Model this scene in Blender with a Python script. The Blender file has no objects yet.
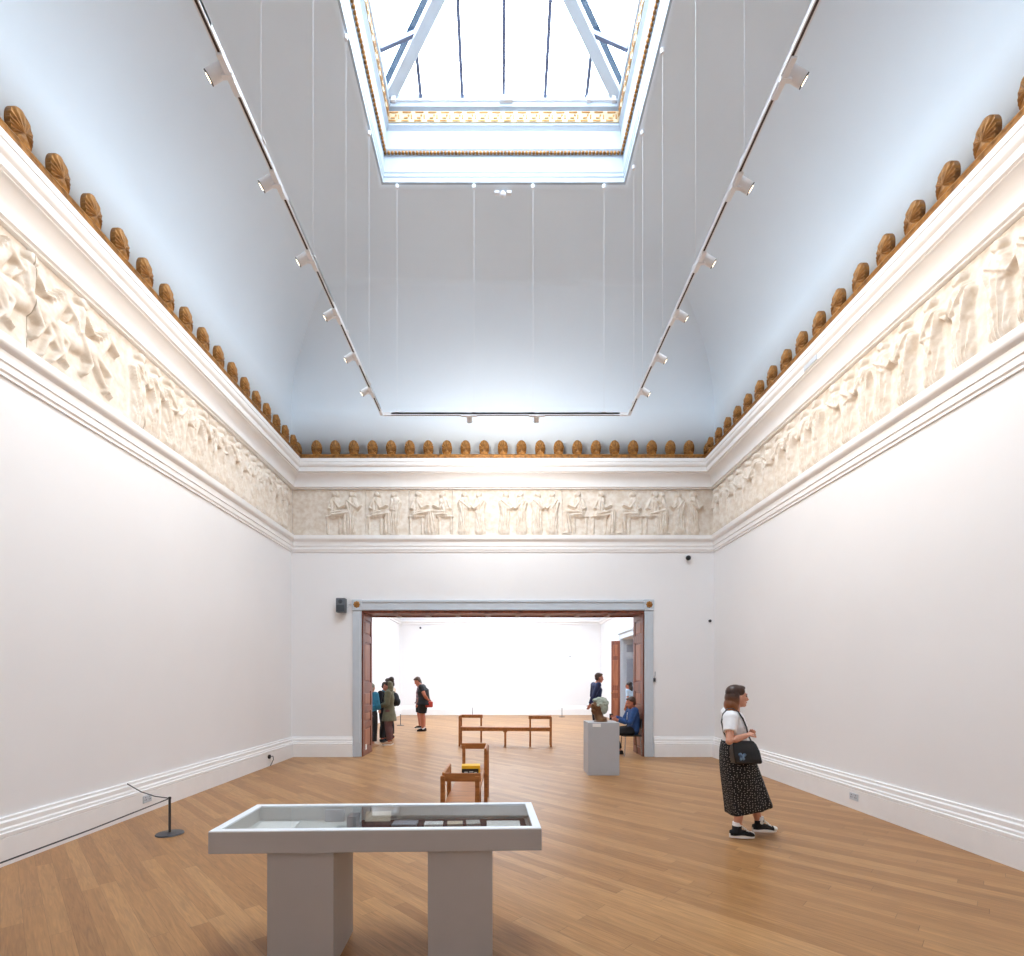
import bpy, bmesh, math, random
import numpy as np
from mathutils import Vector, Matrix, noise
random.seed(7)
PI = math.pi
sc = bpy.context.scene
COL = sc.collection

# ------------------------------------------------------------------ materials
def lin(c):
    return tuple(((v/255)/12.92 if v/255 <= .04045 else ((v/255+.055)/1.055)**2.4) for v in c)

def mat(name, rgb, rough=.5, metal=0, var=.06, scale=6., bump=0., bscale=60., spec=.5, rgb2=None):
    m = bpy.data.materials.new(name); m.use_nodes = True
    nt = m.node_tree; N = nt.nodes; L = nt.links
    b = N['Principled BSDF']
    b.inputs['Roughness'].default_value = rough
    b.inputs['Metallic'].default_value = metal
    b.inputs['Specular IOR Level'].default_value = spec
    tc = N.new('ShaderNodeTexCoord')
    nz = N.new('ShaderNodeTexNoise'); nz.inputs['Scale'].default_value = scale; nz.inputs['Detail'].default_value = 4
    L.new(tc.outputs['Object'], nz.inputs['Vector'])
    rp = N.new('ShaderNodeValToRGB')
    c = lin(rgb); d = lin(rgb2) if rgb2 else tuple(v*(1-var) for v in c)
    e = c if rgb2 else tuple(min(1, v*(1+var)) for v in c)
    rp.color_ramp.elements[0].position = .35; rp.color_ramp.elements[1].position = .65
    rp.color_ramp.elements[0].color = (*d, 1); rp.color_ramp.elements[1].color = (*e, 1)
    L.new(nz.outputs['Fac'], rp.inputs['Fac']); L.new(rp.outputs['Color'], b.inputs['Base Color'])
    if bump:
        n2 = N.new('ShaderNodeTexNoise'); n2.inputs['Scale'].default_value = bscale; n2.inputs['Detail'].default_value = 3
        L.new(tc.outputs['Object'], n2.inputs['Vector'])
        bp = N.new('ShaderNodeBump'); bp.inputs['Strength'].default_value = bump; bp.inputs['Distance'].default_value = .01
        L.new(n2.outputs['Fac'], bp.inputs['Height']); L.new(bp.outputs['Normal'], b.inputs['Normal'])
    return m

def wood(name, rgb, rgb2, rough=.35, stretch=(1, 1, 1), scale=3.):
    m = bpy.data.materials.new(name); m.use_nodes = True
    nt = m.node_tree; N = nt.nodes; L = nt.links; b = N['Principled BSDF']
    b.inputs['Roughness'].default_value = rough
    tc = N.new('ShaderNodeTexCoord'); mp = N.new('ShaderNodeMapping'); mp.inputs['Scale'].default_value = stretch
    L.new(tc.outputs['Object'], mp.inputs['Vector'])
    nz = N.new('ShaderNodeTexNoise'); nz.inputs['Scale'].default_value = scale; nz.inputs['Detail'].default_value = 6
    nz.inputs['Distortion'].default_value = .6
    L.new(mp.outputs['Vector'], nz.inputs['Vector'])
    rp = N.new('ShaderNodeValToRGB'); rp.color_ramp.elements[0].position = .3; rp.color_ramp.elements[1].position = .7
    rp.color_ramp.elements[0].color = (*lin(rgb2), 1); rp.color_ramp.elements[1].color = (*lin(rgb), 1)
    L.new(nz.outputs['Fac'], rp.inputs['Fac']); L.new(rp.outputs['Color'], b.inputs['Base Color'])
    return m

def glass(name, tint=(1, 1, 1), refl=.06):
    m = bpy.data.materials.new(name); m.use_nodes = True
    nt = m.node_tree; N = nt.nodes; L = nt.links
    N.remove(N['Principled BSDF'])
    out = N['Material Output']
    t = N.new('ShaderNodeBsdfTransparent'); t.inputs['Color'].default_value = (*tint, 1)
    g = N.new('ShaderNodeBsdfGlossy'); g.inputs['Roughness'].default_value = .02
    lw = N.new('ShaderNodeLayerWeight'); lw.inputs['Blend'].default_value = .5
    pw = N.new('ShaderNodeMath'); pw.operation = 'POWER'; pw.inputs[1].default_value = 5; L.new(lw.outputs['Facing'], pw.inputs[0])
    f = N.new('ShaderNodeMath'); f.operation = 'MULTIPLY_ADD'; f.inputs[1].default_value = .95; f.inputs[2].default_value = .04; L.new(pw.outputs[0], f.inputs[0])
    mx = N.new('ShaderNodeMixShader')
    L.new(f.outputs[0], mx.inputs['Fac']); L.new(t.outputs[0], mx.inputs[1]); L.new(g.outputs[0], mx.inputs[2])
    L.new(mx.outputs[0], out.inputs['Surface'])
    return m

def emit(name, rgb, s):
    m = bpy.data.materials.new(name); m.use_nodes = True
    nt = m.node_tree; N = nt.nodes; L = nt.links
    N.remove(N['Principled BSDF'])
    e = N.new('ShaderNodeEmission'); e.inputs['Color'].default_value = (*lin(rgb), 1); e.inputs['Strength'].default_value = s
    L.new(e.outputs[0], N['Material Output'].inputs['Surface'])
    return m

def floor_mat():
    m = bpy.data.materials.new('oak planks'); m.use_nodes = True
    nt = m.node_tree; N = nt.nodes; L = nt.links; b = N['Principled BSDF']
    def M(op, a, b_=None, c=None):
        n = N.new('ShaderNodeMath'); n.operation = op
        for i, v in enumerate((a, b_, c)):
            if v is None: continue
            if hasattr(v, 'links'): L.new(v, n.inputs[i])
            else: n.inputs[i].default_value = v
        return n.outputs[0]
    tc = N.new('ShaderNodeTexCoord'); sp = N.new('ShaderNodeSeparateXYZ'); L.new(tc.outputs['Object'], sp.inputs[0])
    x, y = sp.outputs[0], sp.outputs[1]
    u = M('MULTIPLY', M('SUBTRACT', y, x), .70711); v = M('MULTIPLY', M('ADD', x, y), .70711)
    W, LN = .115, 1.75
    vr = M('DIVIDE', v, W); row = M('FLOOR', vr); fv = M('FRACT', vr)
    wn = N.new('ShaderNodeTexWhiteNoise'); wn.noise_dimensions = '1D'; L.new(row, wn.inputs['W'])
    ur = M('ADD', M('DIVIDE', u, LN), M('MULTIPLY', wn.outputs['Value'], 7.3)); idx = M('FLOOR', ur); fu = M('FRACT', ur)
    cb = N.new('ShaderNodeCombineXYZ'); L.new(row, cb.inputs[0]); L.new(idx, cb.inputs[1])
    w2 = N.new('ShaderNodeTexWhiteNoise'); w2.noise_dimensions = '2D'; L.new(cb.outputs[0], w2.inputs['Vector'])
    rp = N.new('ShaderNodeValToRGB'); cr = rp.color_ramp
    cr.elements[0].position = 0; cr.elements[0].color = (*lin(FLOOR[0]), 1)
    cr.elements[1].position = 1; cr.elements[1].color = (*lin(FLOOR[2]), 1)
    e = cr.elements.new(.5); e.color = (*lin(FLOOR[1]), 1)
    L.new(w2.outputs['Value'], rp.inputs['Fac'])
    # grain, stretched along the plank, different on every plank
    c2 = N.new('ShaderNodeCombineXYZ')
    L.new(M('MULTIPLY', u, 1.3), c2.inputs[0]); L.new(M('MULTIPLY', v, 20.), c2.inputs[1]); L.new(M('MULTIPLY', w2.outputs['Value'], 40.), c2.inputs[2])
    nz = N.new('ShaderNodeTexNoise'); nz.inputs['Scale'].default_value = 2.2; nz.inputs['Detail'].default_value = 7; nz.inputs['Distortion'].default_value = 1.4
    L.new(c2.outputs[0], nz.inputs['Vector'])
    gr = N.new('ShaderNodeMapRange'); gr.inputs['From Min'].default_value = .3; gr.inputs['From Max'].default_value = .7
    gr.inputs['To Min'].default_value = .74; gr.inputs['To Max'].default_value = 1.12
    L.new(nz.outputs['Fac'], gr.inputs['Value'])
    # seams
    s1 = M('LESS_THAN', fv, .018); s2 = M('LESS_THAN', fu, .0022)
    seam = M('MAXIMUM', s1, s2)
    k = M('MULTIPLY', gr.outputs[0], M('SUBTRACT', 1.0, M('MULTIPLY', seam, .42)))
    mx = N.new('ShaderNodeVectorMath'); mx.operation = 'SCALE'
    L.new(rp.outputs['Color'], mx.inputs[0]); L.new(k, mx.inputs['Scale'])
    L.new(mx.outputs[0], b.inputs['Base Color'])
    b.inputs['Roughness'].default_value = .38
    b.inputs['Specular IOR Level'].default_value = .45
    bp = N.new('ShaderNodeBump'); bp.inputs['Strength'].default_value = .12; bp.inputs['Distance'].default_value = .002
    L.new(nz.outputs['Fac'], bp.inputs['Height']); L.new(bp.outputs['Normal'], b.inputs['Normal'])
    return m

FLOOR = [(155, 108, 62), (168, 120, 71), (181, 134, 84)]
M = dict(
    wall=mat('white wall paint', (236, 235, 235), .75, var=.012, scale=.8, bump=.03, bscale=90),
    vault=mat('vault paint tinted with cool light', (230, 239, 246), .8, var=.015, scale=.6),  # blue tint puts the cool light cast into the vault colour
    trim=mat('white gloss trim paint', (242, 241, 240), .45, var=.012),
    plaster=mat('aged plaster cast', (232, 224, 213), .7, rgb2=(214, 200, 183), scale=11, bump=.15, bscale=25),
    gold=mat('old gilding', (172, 120, 58), .48, metal=.4, rgb2=(120, 80, 36), scale=14, bump=.25, bscale=45),
    goldlight=mat('bright gilding', (176, 126, 64), .4, metal=.4, rgb2=(156, 108, 52), scale=20),
    curb=mat('blue grey skylight curb paint', (178, 188, 198), .6, var=.02),
    cream=mat('cream fret ground', (196, 176, 142), .6, var=.02),
    greypaint=mat('pale grey gloss paint', (196, 204, 212), .4, var=.02),
    greypanel=mat('grey panel paint', (150, 155, 166), .45, var=.03),
    mahog=wood('mahogany', (142, 78, 52), (92, 44, 28), .42, (3, 3, .35), 5),
    mahoglight=wood('lighter mahogany', (168, 104, 70), (124, 66, 42), .42, (3, 3, .35), 5),
    benchwood=wood('oiled bench wood', (188, 122, 64), (146, 90, 44), .4, (6, 1, 6), 4),
    plinth=mat('warm grey plinth paint', (178, 173, 170), .5, var=.015),
    pedestal=mat('cool grey pedestal paint', (176, 178, 182), .5, var=.015),
    casewhite=mat('white case edge', (236, 240, 244), .4, var=.01),
    caselining=mat('grey case lining', (196, 198, 194), .7, var=.03),
    maroon=mat('dark maroon cloth', (52, 30, 32), .8, var=.2, scale=40),
    paper=mat('white paper', (238, 238, 236), .7, var=.02),
    creampaper=mat('cream paper', (226, 212, 190), .7, var=.03),
    black=mat('black plastic', (22, 22, 24), .4, var=.1),
    darkmetal=mat('dark grey metal', (66, 66, 70), .4, metal=.3, var=.05),
    steel=mat('polished steel', (180, 180, 184), .25, metal=1, var=.03),
    bluesteel=mat('blue grey glazing bar', (100, 108, 132), .5, var=.05),
    darkhip=mat('dark blue hip flashing', (14, 26, 38), .9, var=.1, spec=.02),
    whitemetal=mat('white powder coat', (232, 232, 234), .4, var=.01),
    slot=mat('brown black track slot', (58, 42, 36), .5, var=.1),
    wire=mat('white nylon wire', (212, 214, 218), .5, var=.01),
    speaker=mat('grey speaker plastic', (92, 98, 106), .5, var=.04),
    speakergrille=mat('darker speaker grille', (66, 72, 80), .7, var=.1, scale=80),
    skin=mat('skin', (206, 148, 122), .5, var=.05, scale=8),
    skin2=mat('ruddy skin', (176, 106, 80), .5, var=.06, scale=8),
    skin3=mat('brown skin', (150, 96, 70), .5, var=.05, scale=8),
    hairdark=mat('dark hair', (44, 30, 24), .5, var=.3, scale=60),
    hairgrey=mat('grey blond hair', (142, 132, 112), .55, var=.2, scale=60),
    hairbrown=mat('short brown hair', (74, 50, 36), .5, var=.25, scale=60),
    whitecloth=mat('white cotton', (240, 240, 242), .8, var=.03, scale=20, bump=.2, bscale=30),
    blackcloth=mat('black cotton', (24, 25, 30), .85, var=.15, scale=15, bump=.2, bscale=30),
    navy=mat('navy cloth', (30, 38, 76), .85, var=.12, scale=15, bump=.2, bscale=30),
    blue=mat('royal blue cloth', (34, 70, 124), .8, var=.12, scale=15, bump=.2, bscale=30),
    olive=mat('olive coat cloth', (108, 106, 84), .85, var=.1, scale=12, bump=.25, bscale=25),
    plum=mat('plum trouser cloth', (104, 72, 70), .85, var=.12, scale=15),
    creamcloth=mat('cream knit', (222, 200, 176), .85, var=.06, scale=15),
    teal=mat('teal jacket cloth', (40, 112, 140), .8, var=.2, scale=9),
    paleblue=mat('pale blue cloth', (176, 200, 222), .85, var=.05, scale=15),
    pinkcloth=mat('patterned pink cloth', (170, 130, 134), .85, rgb2=(60, 58, 72), scale=22),
    red=mat('red bag leather', (172, 50, 36), .5, var=.08),
    blackleather=mat('black bag leather', (20, 21, 25), .32, var=.15, bump=.15, bscale=40),
    whiterubber=mat('white rubber', (238, 236, 232), .5, var=.02),
    tan=mat('tan shoe leather', (196, 160, 130), .6, var=.05),
    lips=mat('lips', (168, 84, 78), .45, var=.03),
    eye=mat('dark eye', (40, 28, 24), .25, var=.05),
    yellow=mat('yellow card', (240, 186, 26), .5, var=.03),
    bronze=mat('brown patinated bronze', (120, 84, 52), .45, metal=.35, rgb2=(92, 60, 36), scale=9),
    verdigris=mat('grey green stone hair', (176, 184, 170), .65, rgb2=(146, 156, 142), scale=16, bump=.5, bscale=35),
    blackgap=mat('dark void', (14, 12, 12), .8, var=.1),
    lamp=emit('warm lamp lens', (255, 226, 190), 4.0),
    glazing=glass('roof glass'), caseglass=glass('case glass', (.97, .985, .98)),
)
M['floor'] = floor_mat()

def dots_mat():
    m = mat('black cloth with white dots', (22, 21, 24), .8, var=.1)
    nt = m.node_tree; N = nt.nodes; L = nt.links; b = N['Principled BSDF']
    rp = [n for n in N if n.type == 'VALTORGB'][0]
    tc = [n for n in N if n.type == 'TEX_COORD'][0]
    sp = N.new('ShaderNodeSeparateXYZ'); L.new(tc.outputs['Object'], sp.inputs[0])
    sx = N.new('ShaderNodeMath'); sx.operation = 'SUBTRACT'; sx.inputs[1].default_value = .03; L.new(sp.outputs[0], sx.inputs[0])
    at = N.new('ShaderNodeMath'); at.operation = 'ARCTAN2'; L.new(sp.outputs[1], at.inputs[0]); L.new(sx.outputs[0], at.inputs[1])
    sc_ = N.new('ShaderNodeMath'); sc_.operation = 'MULTIPLY'; sc_.inputs[1].default_value = .19; L.new(at.outputs[0], sc_.inputs[0])
    cb = N.new('ShaderNodeCombineXYZ'); L.new(sc_.outputs[0], cb.inputs[0]); L.new(sp.outputs[2], cb.inputs[1])
    vo = N.new('ShaderNodeTexVoronoi'); vo.voronoi_dimensions = '2D'; vo.inputs['Scale'].default_value = 38; vo.inputs['Randomness'].default_value = .6
    L.new(cb.outputs[0], vo.inputs['Vector'])
    lt = N.new('ShaderNodeMath'); lt.operation = 'LESS_THAN'; lt.inputs[1].default_value = .15
    L.new(vo.outputs['Distance'], lt.inputs[0])
    mx = N.new('ShaderNodeMix'); mx.data_type = 'RGBA'
    L.new(lt.outputs[0], mx.inputs['Factor']); L.new(rp.outputs['Color'], mx.inputs['A'])
    mx.inputs['B'].default_value = (.42, .40, .37, 1)
    L.new(mx.outputs['Result'], b.inputs['Base Color'])
    return m
M['dots'] = dots_mat()

def ombre_mat(z0, z1):
    m = mat('brown hair with ginger ends', (64, 38, 26), .42, var=.2, scale=50)
    nt = m.node_tree; N = nt.nodes; L = nt.links; b = N['Principled BSDF']
    rp = [n for n in N if n.type == 'VALTORGB'][0]
    tc = [n for n in N if n.type == 'TEX_COORD'][0]
    sp = N.new('ShaderNodeSeparateXYZ'); L.new(tc.outputs['Object'], sp.inputs[0])
    mr = N.new('ShaderNodeMapRange'); mr.inputs['From Min'].default_value = z1; mr.inputs['From Max'].default_value = z0
    L.new(sp.outputs['Z'], mr.inputs['Value'])
    mx = N.new('ShaderNodeMix'); mx.data_type = 'RGBA'
    L.new(mr.outputs[0], mx.inputs['Factor']); L.new(rp.outputs['Color'], mx.inputs['A'])
    mx.inputs['B'].default_value = (*lin((158, 92, 44)), 1)
    L.new(mx.outputs['Result'], b.inputs['Base Color'])
    return m

# ------------------------------------------------------------------ mesh helpers
def box(bm, x0, x1, y0, y1, z0, z1, mtx=None):
    vs = [bm.verts.new((x, y, z)) for z in (z0, z1) for y in (y0, y1) for x in (x0, x1)]
    if mtx is not None:
        for v in vs: v.co = mtx @ v.co
    for f in ((0, 2, 3, 1), (4, 5, 7, 6), (0, 1, 5, 4), (2, 6, 7, 3), (0, 4, 6, 2), (1, 3, 7, 5)):
        bm.faces.new([vs[i] for i in f])
    return vs

def ellip(bm, c, r, mtx=None, seg=18, rings=12):
    T = Matrix.Translation(Vector(c)) @ (mtx.to_4x4() if mtx is not None else Matrix()) @ Matrix.Diagonal((*r, 1))
    bmesh.ops.create_uvsphere(bm, u_segments=seg, v_segments=rings, radius=1, matrix=T)

def tube(bm, pts, rad, seg=14, ref=(1, 0, 0), cap=True, closed=False):
    pts = [Vector(p) for p in pts]; rings = []
    n = len(pts)
    for i, p in enumerate(pts):
        a = pts[i-1] if (i > 0 or closed) else p; b = pts[(i+1) % n] if (i < n-1 or closed) else p
        d = (b-a).normalized()
        r = Vector(ref)
        if abs(d.dot(r)) > .93: r = Vector((0, 0, 1)) if abs(d.z) < .9 else Vector((0, 1, 0))
        s = d.cross(r).normalized(); f = s.cross(d).normalized()
        R = rad[i] if isinstance(rad, (list, tuple)) else rad
        if not isinstance(R, (list, tuple)): R = (R, R)
        rings.append([bm.verts.new(p + s*(R[0]*math.cos(2*PI*k/seg)) + f*(R[1]*math.sin(2*PI*k/seg))) for k in range(seg)])
    m = n if closed else n-1
    for i in range(m):
        A, B = rings[i], rings[(i+1) % n]
        for k in range(seg):
            bm.faces.new((A[k], A[(k+1) % seg], B[(k+1) % seg], B[k]))
    if cap and not closed:
        bm.faces.new(list(reversed(rings[0]))); bm.faces.new(rings[-1])
    return rings

def cyl(bm, p0, p1, r0, r1=None, seg=20):
    tube(bm, [p0, p1], [r0, r1 if r1 is not None else r0], seg=seg)

def lathe(bm, prof, seg=28, c=(0, 0, 0)):
    c = Vector(c); rings = []
    for r, z in prof:
        rings.append([bm.verts.new(c + Vector((r*math.cos(2*PI*k/seg), r*math.sin(2*PI*k/seg), z))) for k in range(seg)])
    for A, B in zip(rings, rings[1:]):
        for k in range(seg): bm.faces.new((A[k], A[(k+1) % seg], B[(k+1) % seg], B[k]))
    bm.faces.new(list(reversed(rings[0]))); bm.faces.new(rings[-1])

def finish(name, bm, m, parent=None, smooth=None, bevel=0, loc=None, kind=None):
    bmesh.ops.recalc_face_normals(bm, faces=bm.faces)
    me = bpy.data.meshes.new(name); bm.to_mesh(me); bm.free()
    o = bpy.data.objects.new(name, me); COL.objects.link(o)
    for mm in (m if isinstance(m, list) else [m]): me.materials.append(M[mm] if isinstance(mm, str) else mm)
    if smooth is not None:
        for p in me.polygons: p.use_smooth = True
        me.set_sharp_from_angle(angle=math.radians(smooth))
    if bevel:
        b = o.modifiers.new('bevel', 'BEVEL'); b.width = bevel; b.segments = 2; b.limit_method = 'ANGLE'
    if parent is not None: o.parent = parent
    if loc is not None: o.location = loc
    if kind: o['kind'] = kind
    return o

def fuse(name, bm, m, parent=None, voxel=.007, smooth=4):
    bmesh.ops.recalc_face_normals(bm, faces=bm.faces)
    me = bpy.data.meshes.new(name); bm.to_mesh(me); bm.free()
    t = bpy.data.objects.new('tmp', me); COL.objects.link(t)
    r = t.modifiers.new('r', 'REMESH'); r.mode = 'VOXEL'; r.voxel_size = voxel
    s = t.modifiers.new('s', 'SMOOTH'); s.iterations = smooth; s.factor = .5
    dg = bpy.context.evaluated_depsgraph_get(); dg.update()
    me2 = bpy.data.meshes.new_from_object(t.evaluated_get(dg)); me2.name = name
    bpy.data.objects.remove(t); bpy.data.meshes.remove(me)
    me2.materials.clear(); me2.materials.append(M[m] if isinstance(m, str) else m)
    for p in me2.polygons: p.use_smooth = True
    o = bpy.data.objects.new(name, me2); COL.objects.link(o)
    if parent is not None: o.parent = parent
    return o

def empty(name, loc, rz=0, label=None, cat=None, group=None, kind=None):
    o = bpy.data.objects.new(name, None); COL.objects.link(o)
    o.location = loc; o.rotation_euler = (0, 0, rz); o.empty_display_size = .1
    return tag(o, label, cat, group, kind)

def tag(o, label=None, cat=None, group=None, kind=None):
    if label: o['label'] = label
    if cat: o['category'] = cat
    if group: o['group'] = group
    if kind: o['kind'] = kind
    return o

def copy_tree(o, parent=None):
    c = o.copy(); COL.objects.link(c)
    if parent is not None: c.parent = parent
    for ch in [x for x in bpy.data.objects if x.parent == o]: copy_tree(ch, c)
    return c

ORD = ['first', 'second', 'third', 'fourth', 'fifth', 'sixth', 'seventh', 'eighth', 'ninth', 'tenth', 'eleventh', 'twelfth',
       'thirteenth', 'fourteenth', 'fifteenth', 'sixteenth', 'seventeenth', 'eighteenth', 'nineteenth', 'twentieth', 'twenty-first']

# ------------------------------------------------------------------ room dimensions
XL, XR, YB, YF = -4.58, 4.70, 10.97, -1.8
YW = 11.75                                     # far face of the dividing wall
DX0, DX1, DH = -3.03, 3.16, 3.20               # the wide opening
FXL, FXR, FYB = -4.75, 4.76, 23.7              # the far gallery
INS = 2.63; FK = 4.1/INS

# ---- floor
bm = bmesh.new(); box(bm, XL-.4, 6.2, YF-.4, FYB+.3, -.12, 0)
finish('floor', bm, 'floor', kind='structure')

# ---- gallery walls
WH = 7.6
bm = bmesh.new(); box(bm, XL-.35, XL, YF-.35, YB, 0, WH); finish('wall_left', bm, 'wall', kind='structure')
bm = bmesh.new(); box(bm, XR, XR+.35, YF-.35, YB, 0, WH); finish('wall_right', bm, 'wall', kind='structure')
bm = bmesh.new(); box(bm, XL, XR, YF-.35, YF, 0, WH); finish('wall_front', bm, 'wall', kind='structure')
bm = bmesh.new()
for a in ((XL-.35, DX0, 0, WH), (DX1, XR+.35, 0, WH), (DX0, DX1, DH, WH)):
    box(bm, a[0], a[1], YB, YW, a[2], a[3])
finish('wall_back', bm, 'wall', kind='structure')

# ---- coved vault: loops inset by d at height h
def loop(bm, e, h, x0=XL, x1=XR, y0=YF, y1=YB):
    return [bm.verts.new(p) for p in ((x0+e, y0+e*FK, h), (x1-e, y0+e*FK, h), (x1-e, y1-e, h), (x0+e, y1-e, h))]
prof = [(.004, 6.39), (.004, WH)]
for k in range(1, 25):
    t = k/24*PI/2
    prof.append((.004+2.7*(1-math.cos(t)), WH + 2.35*math.sin(t)))
prof = [p for p in prof if p[0] < INS-.02] + [(INS, 9.99)]
bm = bmesh.new(); prev = None
for d, h in prof:
    L_ = loop(bm, d, h)
    if prev:
        for k in range(4): bm.faces.new((prev[k], prev[(k+1) % 4], L_[(k+1) % 4], L_[k]))
    prev = L_
for f in bm.faces: pass
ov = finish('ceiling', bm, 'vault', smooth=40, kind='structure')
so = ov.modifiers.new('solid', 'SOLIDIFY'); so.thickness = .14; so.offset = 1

# ---- swept mouldings: closed profile (e = projection into the room, h), U-shaped path
def sweep(name, prof, m, sides='LBR', smooth=25, x0=XL, x1=XR, yb=YB, yf=YF, kind='structure', parent=None):
    bm = bmesh.new(); rings = []
    path = {'L': lambda e, h: [(x0+e, yf, h), (x0+e, yb-e, h)],
            'B': lambda e, h: [(x0+e, yb-e, h), (x1-e, yb-e, h)],
            'R': lambda e, h: [(x1-e, yb-e, h), (x1-e, yf, h)],
            'LBR': lambda e, h: [(x0+e, yf, h), (x0+e, yb-e, h), (x1-e, yb-e, h), (x1-e, yf, h)]}[sides]
    st = [path(e, h) for e, h in prof]
    n = len(st[0])
    rings = [[bm.verts.new(s[i]) for s in st] for i in range(n)]
    K = len(prof)
    for A, B in zip(rings, rings[1:]):
        for k in range(K): bm.faces.new((A[k], A[(k+1) % K], B[(k+1) % K], B[k]))
    bm.faces.new(rings[0]); bm.faces.new(list(reversed(rings[-1])))
    return finish(name, bm, m, smooth=smooth, kind=kind, parent=parent)

def arc(e0, h0, e1, h1, n=6, bulge='in'):
    r = []
    for k in range(1, n):
        t = k/n*PI/2
        if bulge == 'in': r.append((e0+(e1-e0)*(1-math.cos(t)), h0+(h1-h0)*math.sin(t)))
        else: r.append((e0+(e1-e0)*math.sin(t), h0+(h1-h0)*(1-math.cos(t))))
    return r
cor = [(-.02, 5.84), (.085, 5.84), (.085, 5.862), (.12, 5.872), (.12, 5.93)] + arc(.125, 5.94, .25, 6.12, 8) + \
      [(.25, 6.12), (.25, 6.135), (.285, 6.14), (.285, 6.225), (.295, 6.235)] + arc(.295, 6.24, .325, 6.30, 4, 'out') + \
      [(.325, 6.30), (.325, 6.325), (.335, 6.33), (.335, 6.40), (-.02, 6.40)]
sweep('trim_1', cor, 'trim')                                                     # upper cornice
sweep('trim_2', [(-.02, 4.485), (.022, 4.485), (.022, 4.515), (.04, 4.53), (.04, 4.60), (.055, 4.607), (.055, 4.70), (.072, 4.71)]
      + arc(.072, 4.715, .115, 4.765, 5, 'out') + [(.115, 4.765), (.115, 4.825), (-.02, 4.84)], 'trim')   # lower moulding
sweep('trim_3', [(.10, 6.40), (.335, 6.40), (.338, 6.43), (.328, 6.44), (.335, 6.465), (.32, 6.49), (.10, 6.49)], 'gold')    # gilded band
sk = [(-.02, 0), (.08, 0), (.08, .25), (.072, .255), (.08, .26), (.08, .292), (.062, .30), (.062, .325), (.05, .34), (.05, .385), (.03, .40), (.03, .425), (-.02, .435)]
sweep('baseboard_left', sk, 'trim', 'L'); sweep('baseboard_right', sk, 'trim', 'R')
sweep('baseboard_back', sk, 'trim', 'B', x1=DX0-.19, yf=0)
o = sweep('trim_4', sk, 'trim', 'B', x0=DX1+.21, yf=0)
# the two back skirtings must meet the architrave squarely, so their inner ends are squared off
for nm, inner, sgn in (('baseboard_back', DX0-.19, 1), ('trim_4', DX1+.21, -1)):
    for v in bpy.data.objects[nm].data.vertices:
        if abs(v.co.x-inner) < .12: v.co.x = inner

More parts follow.
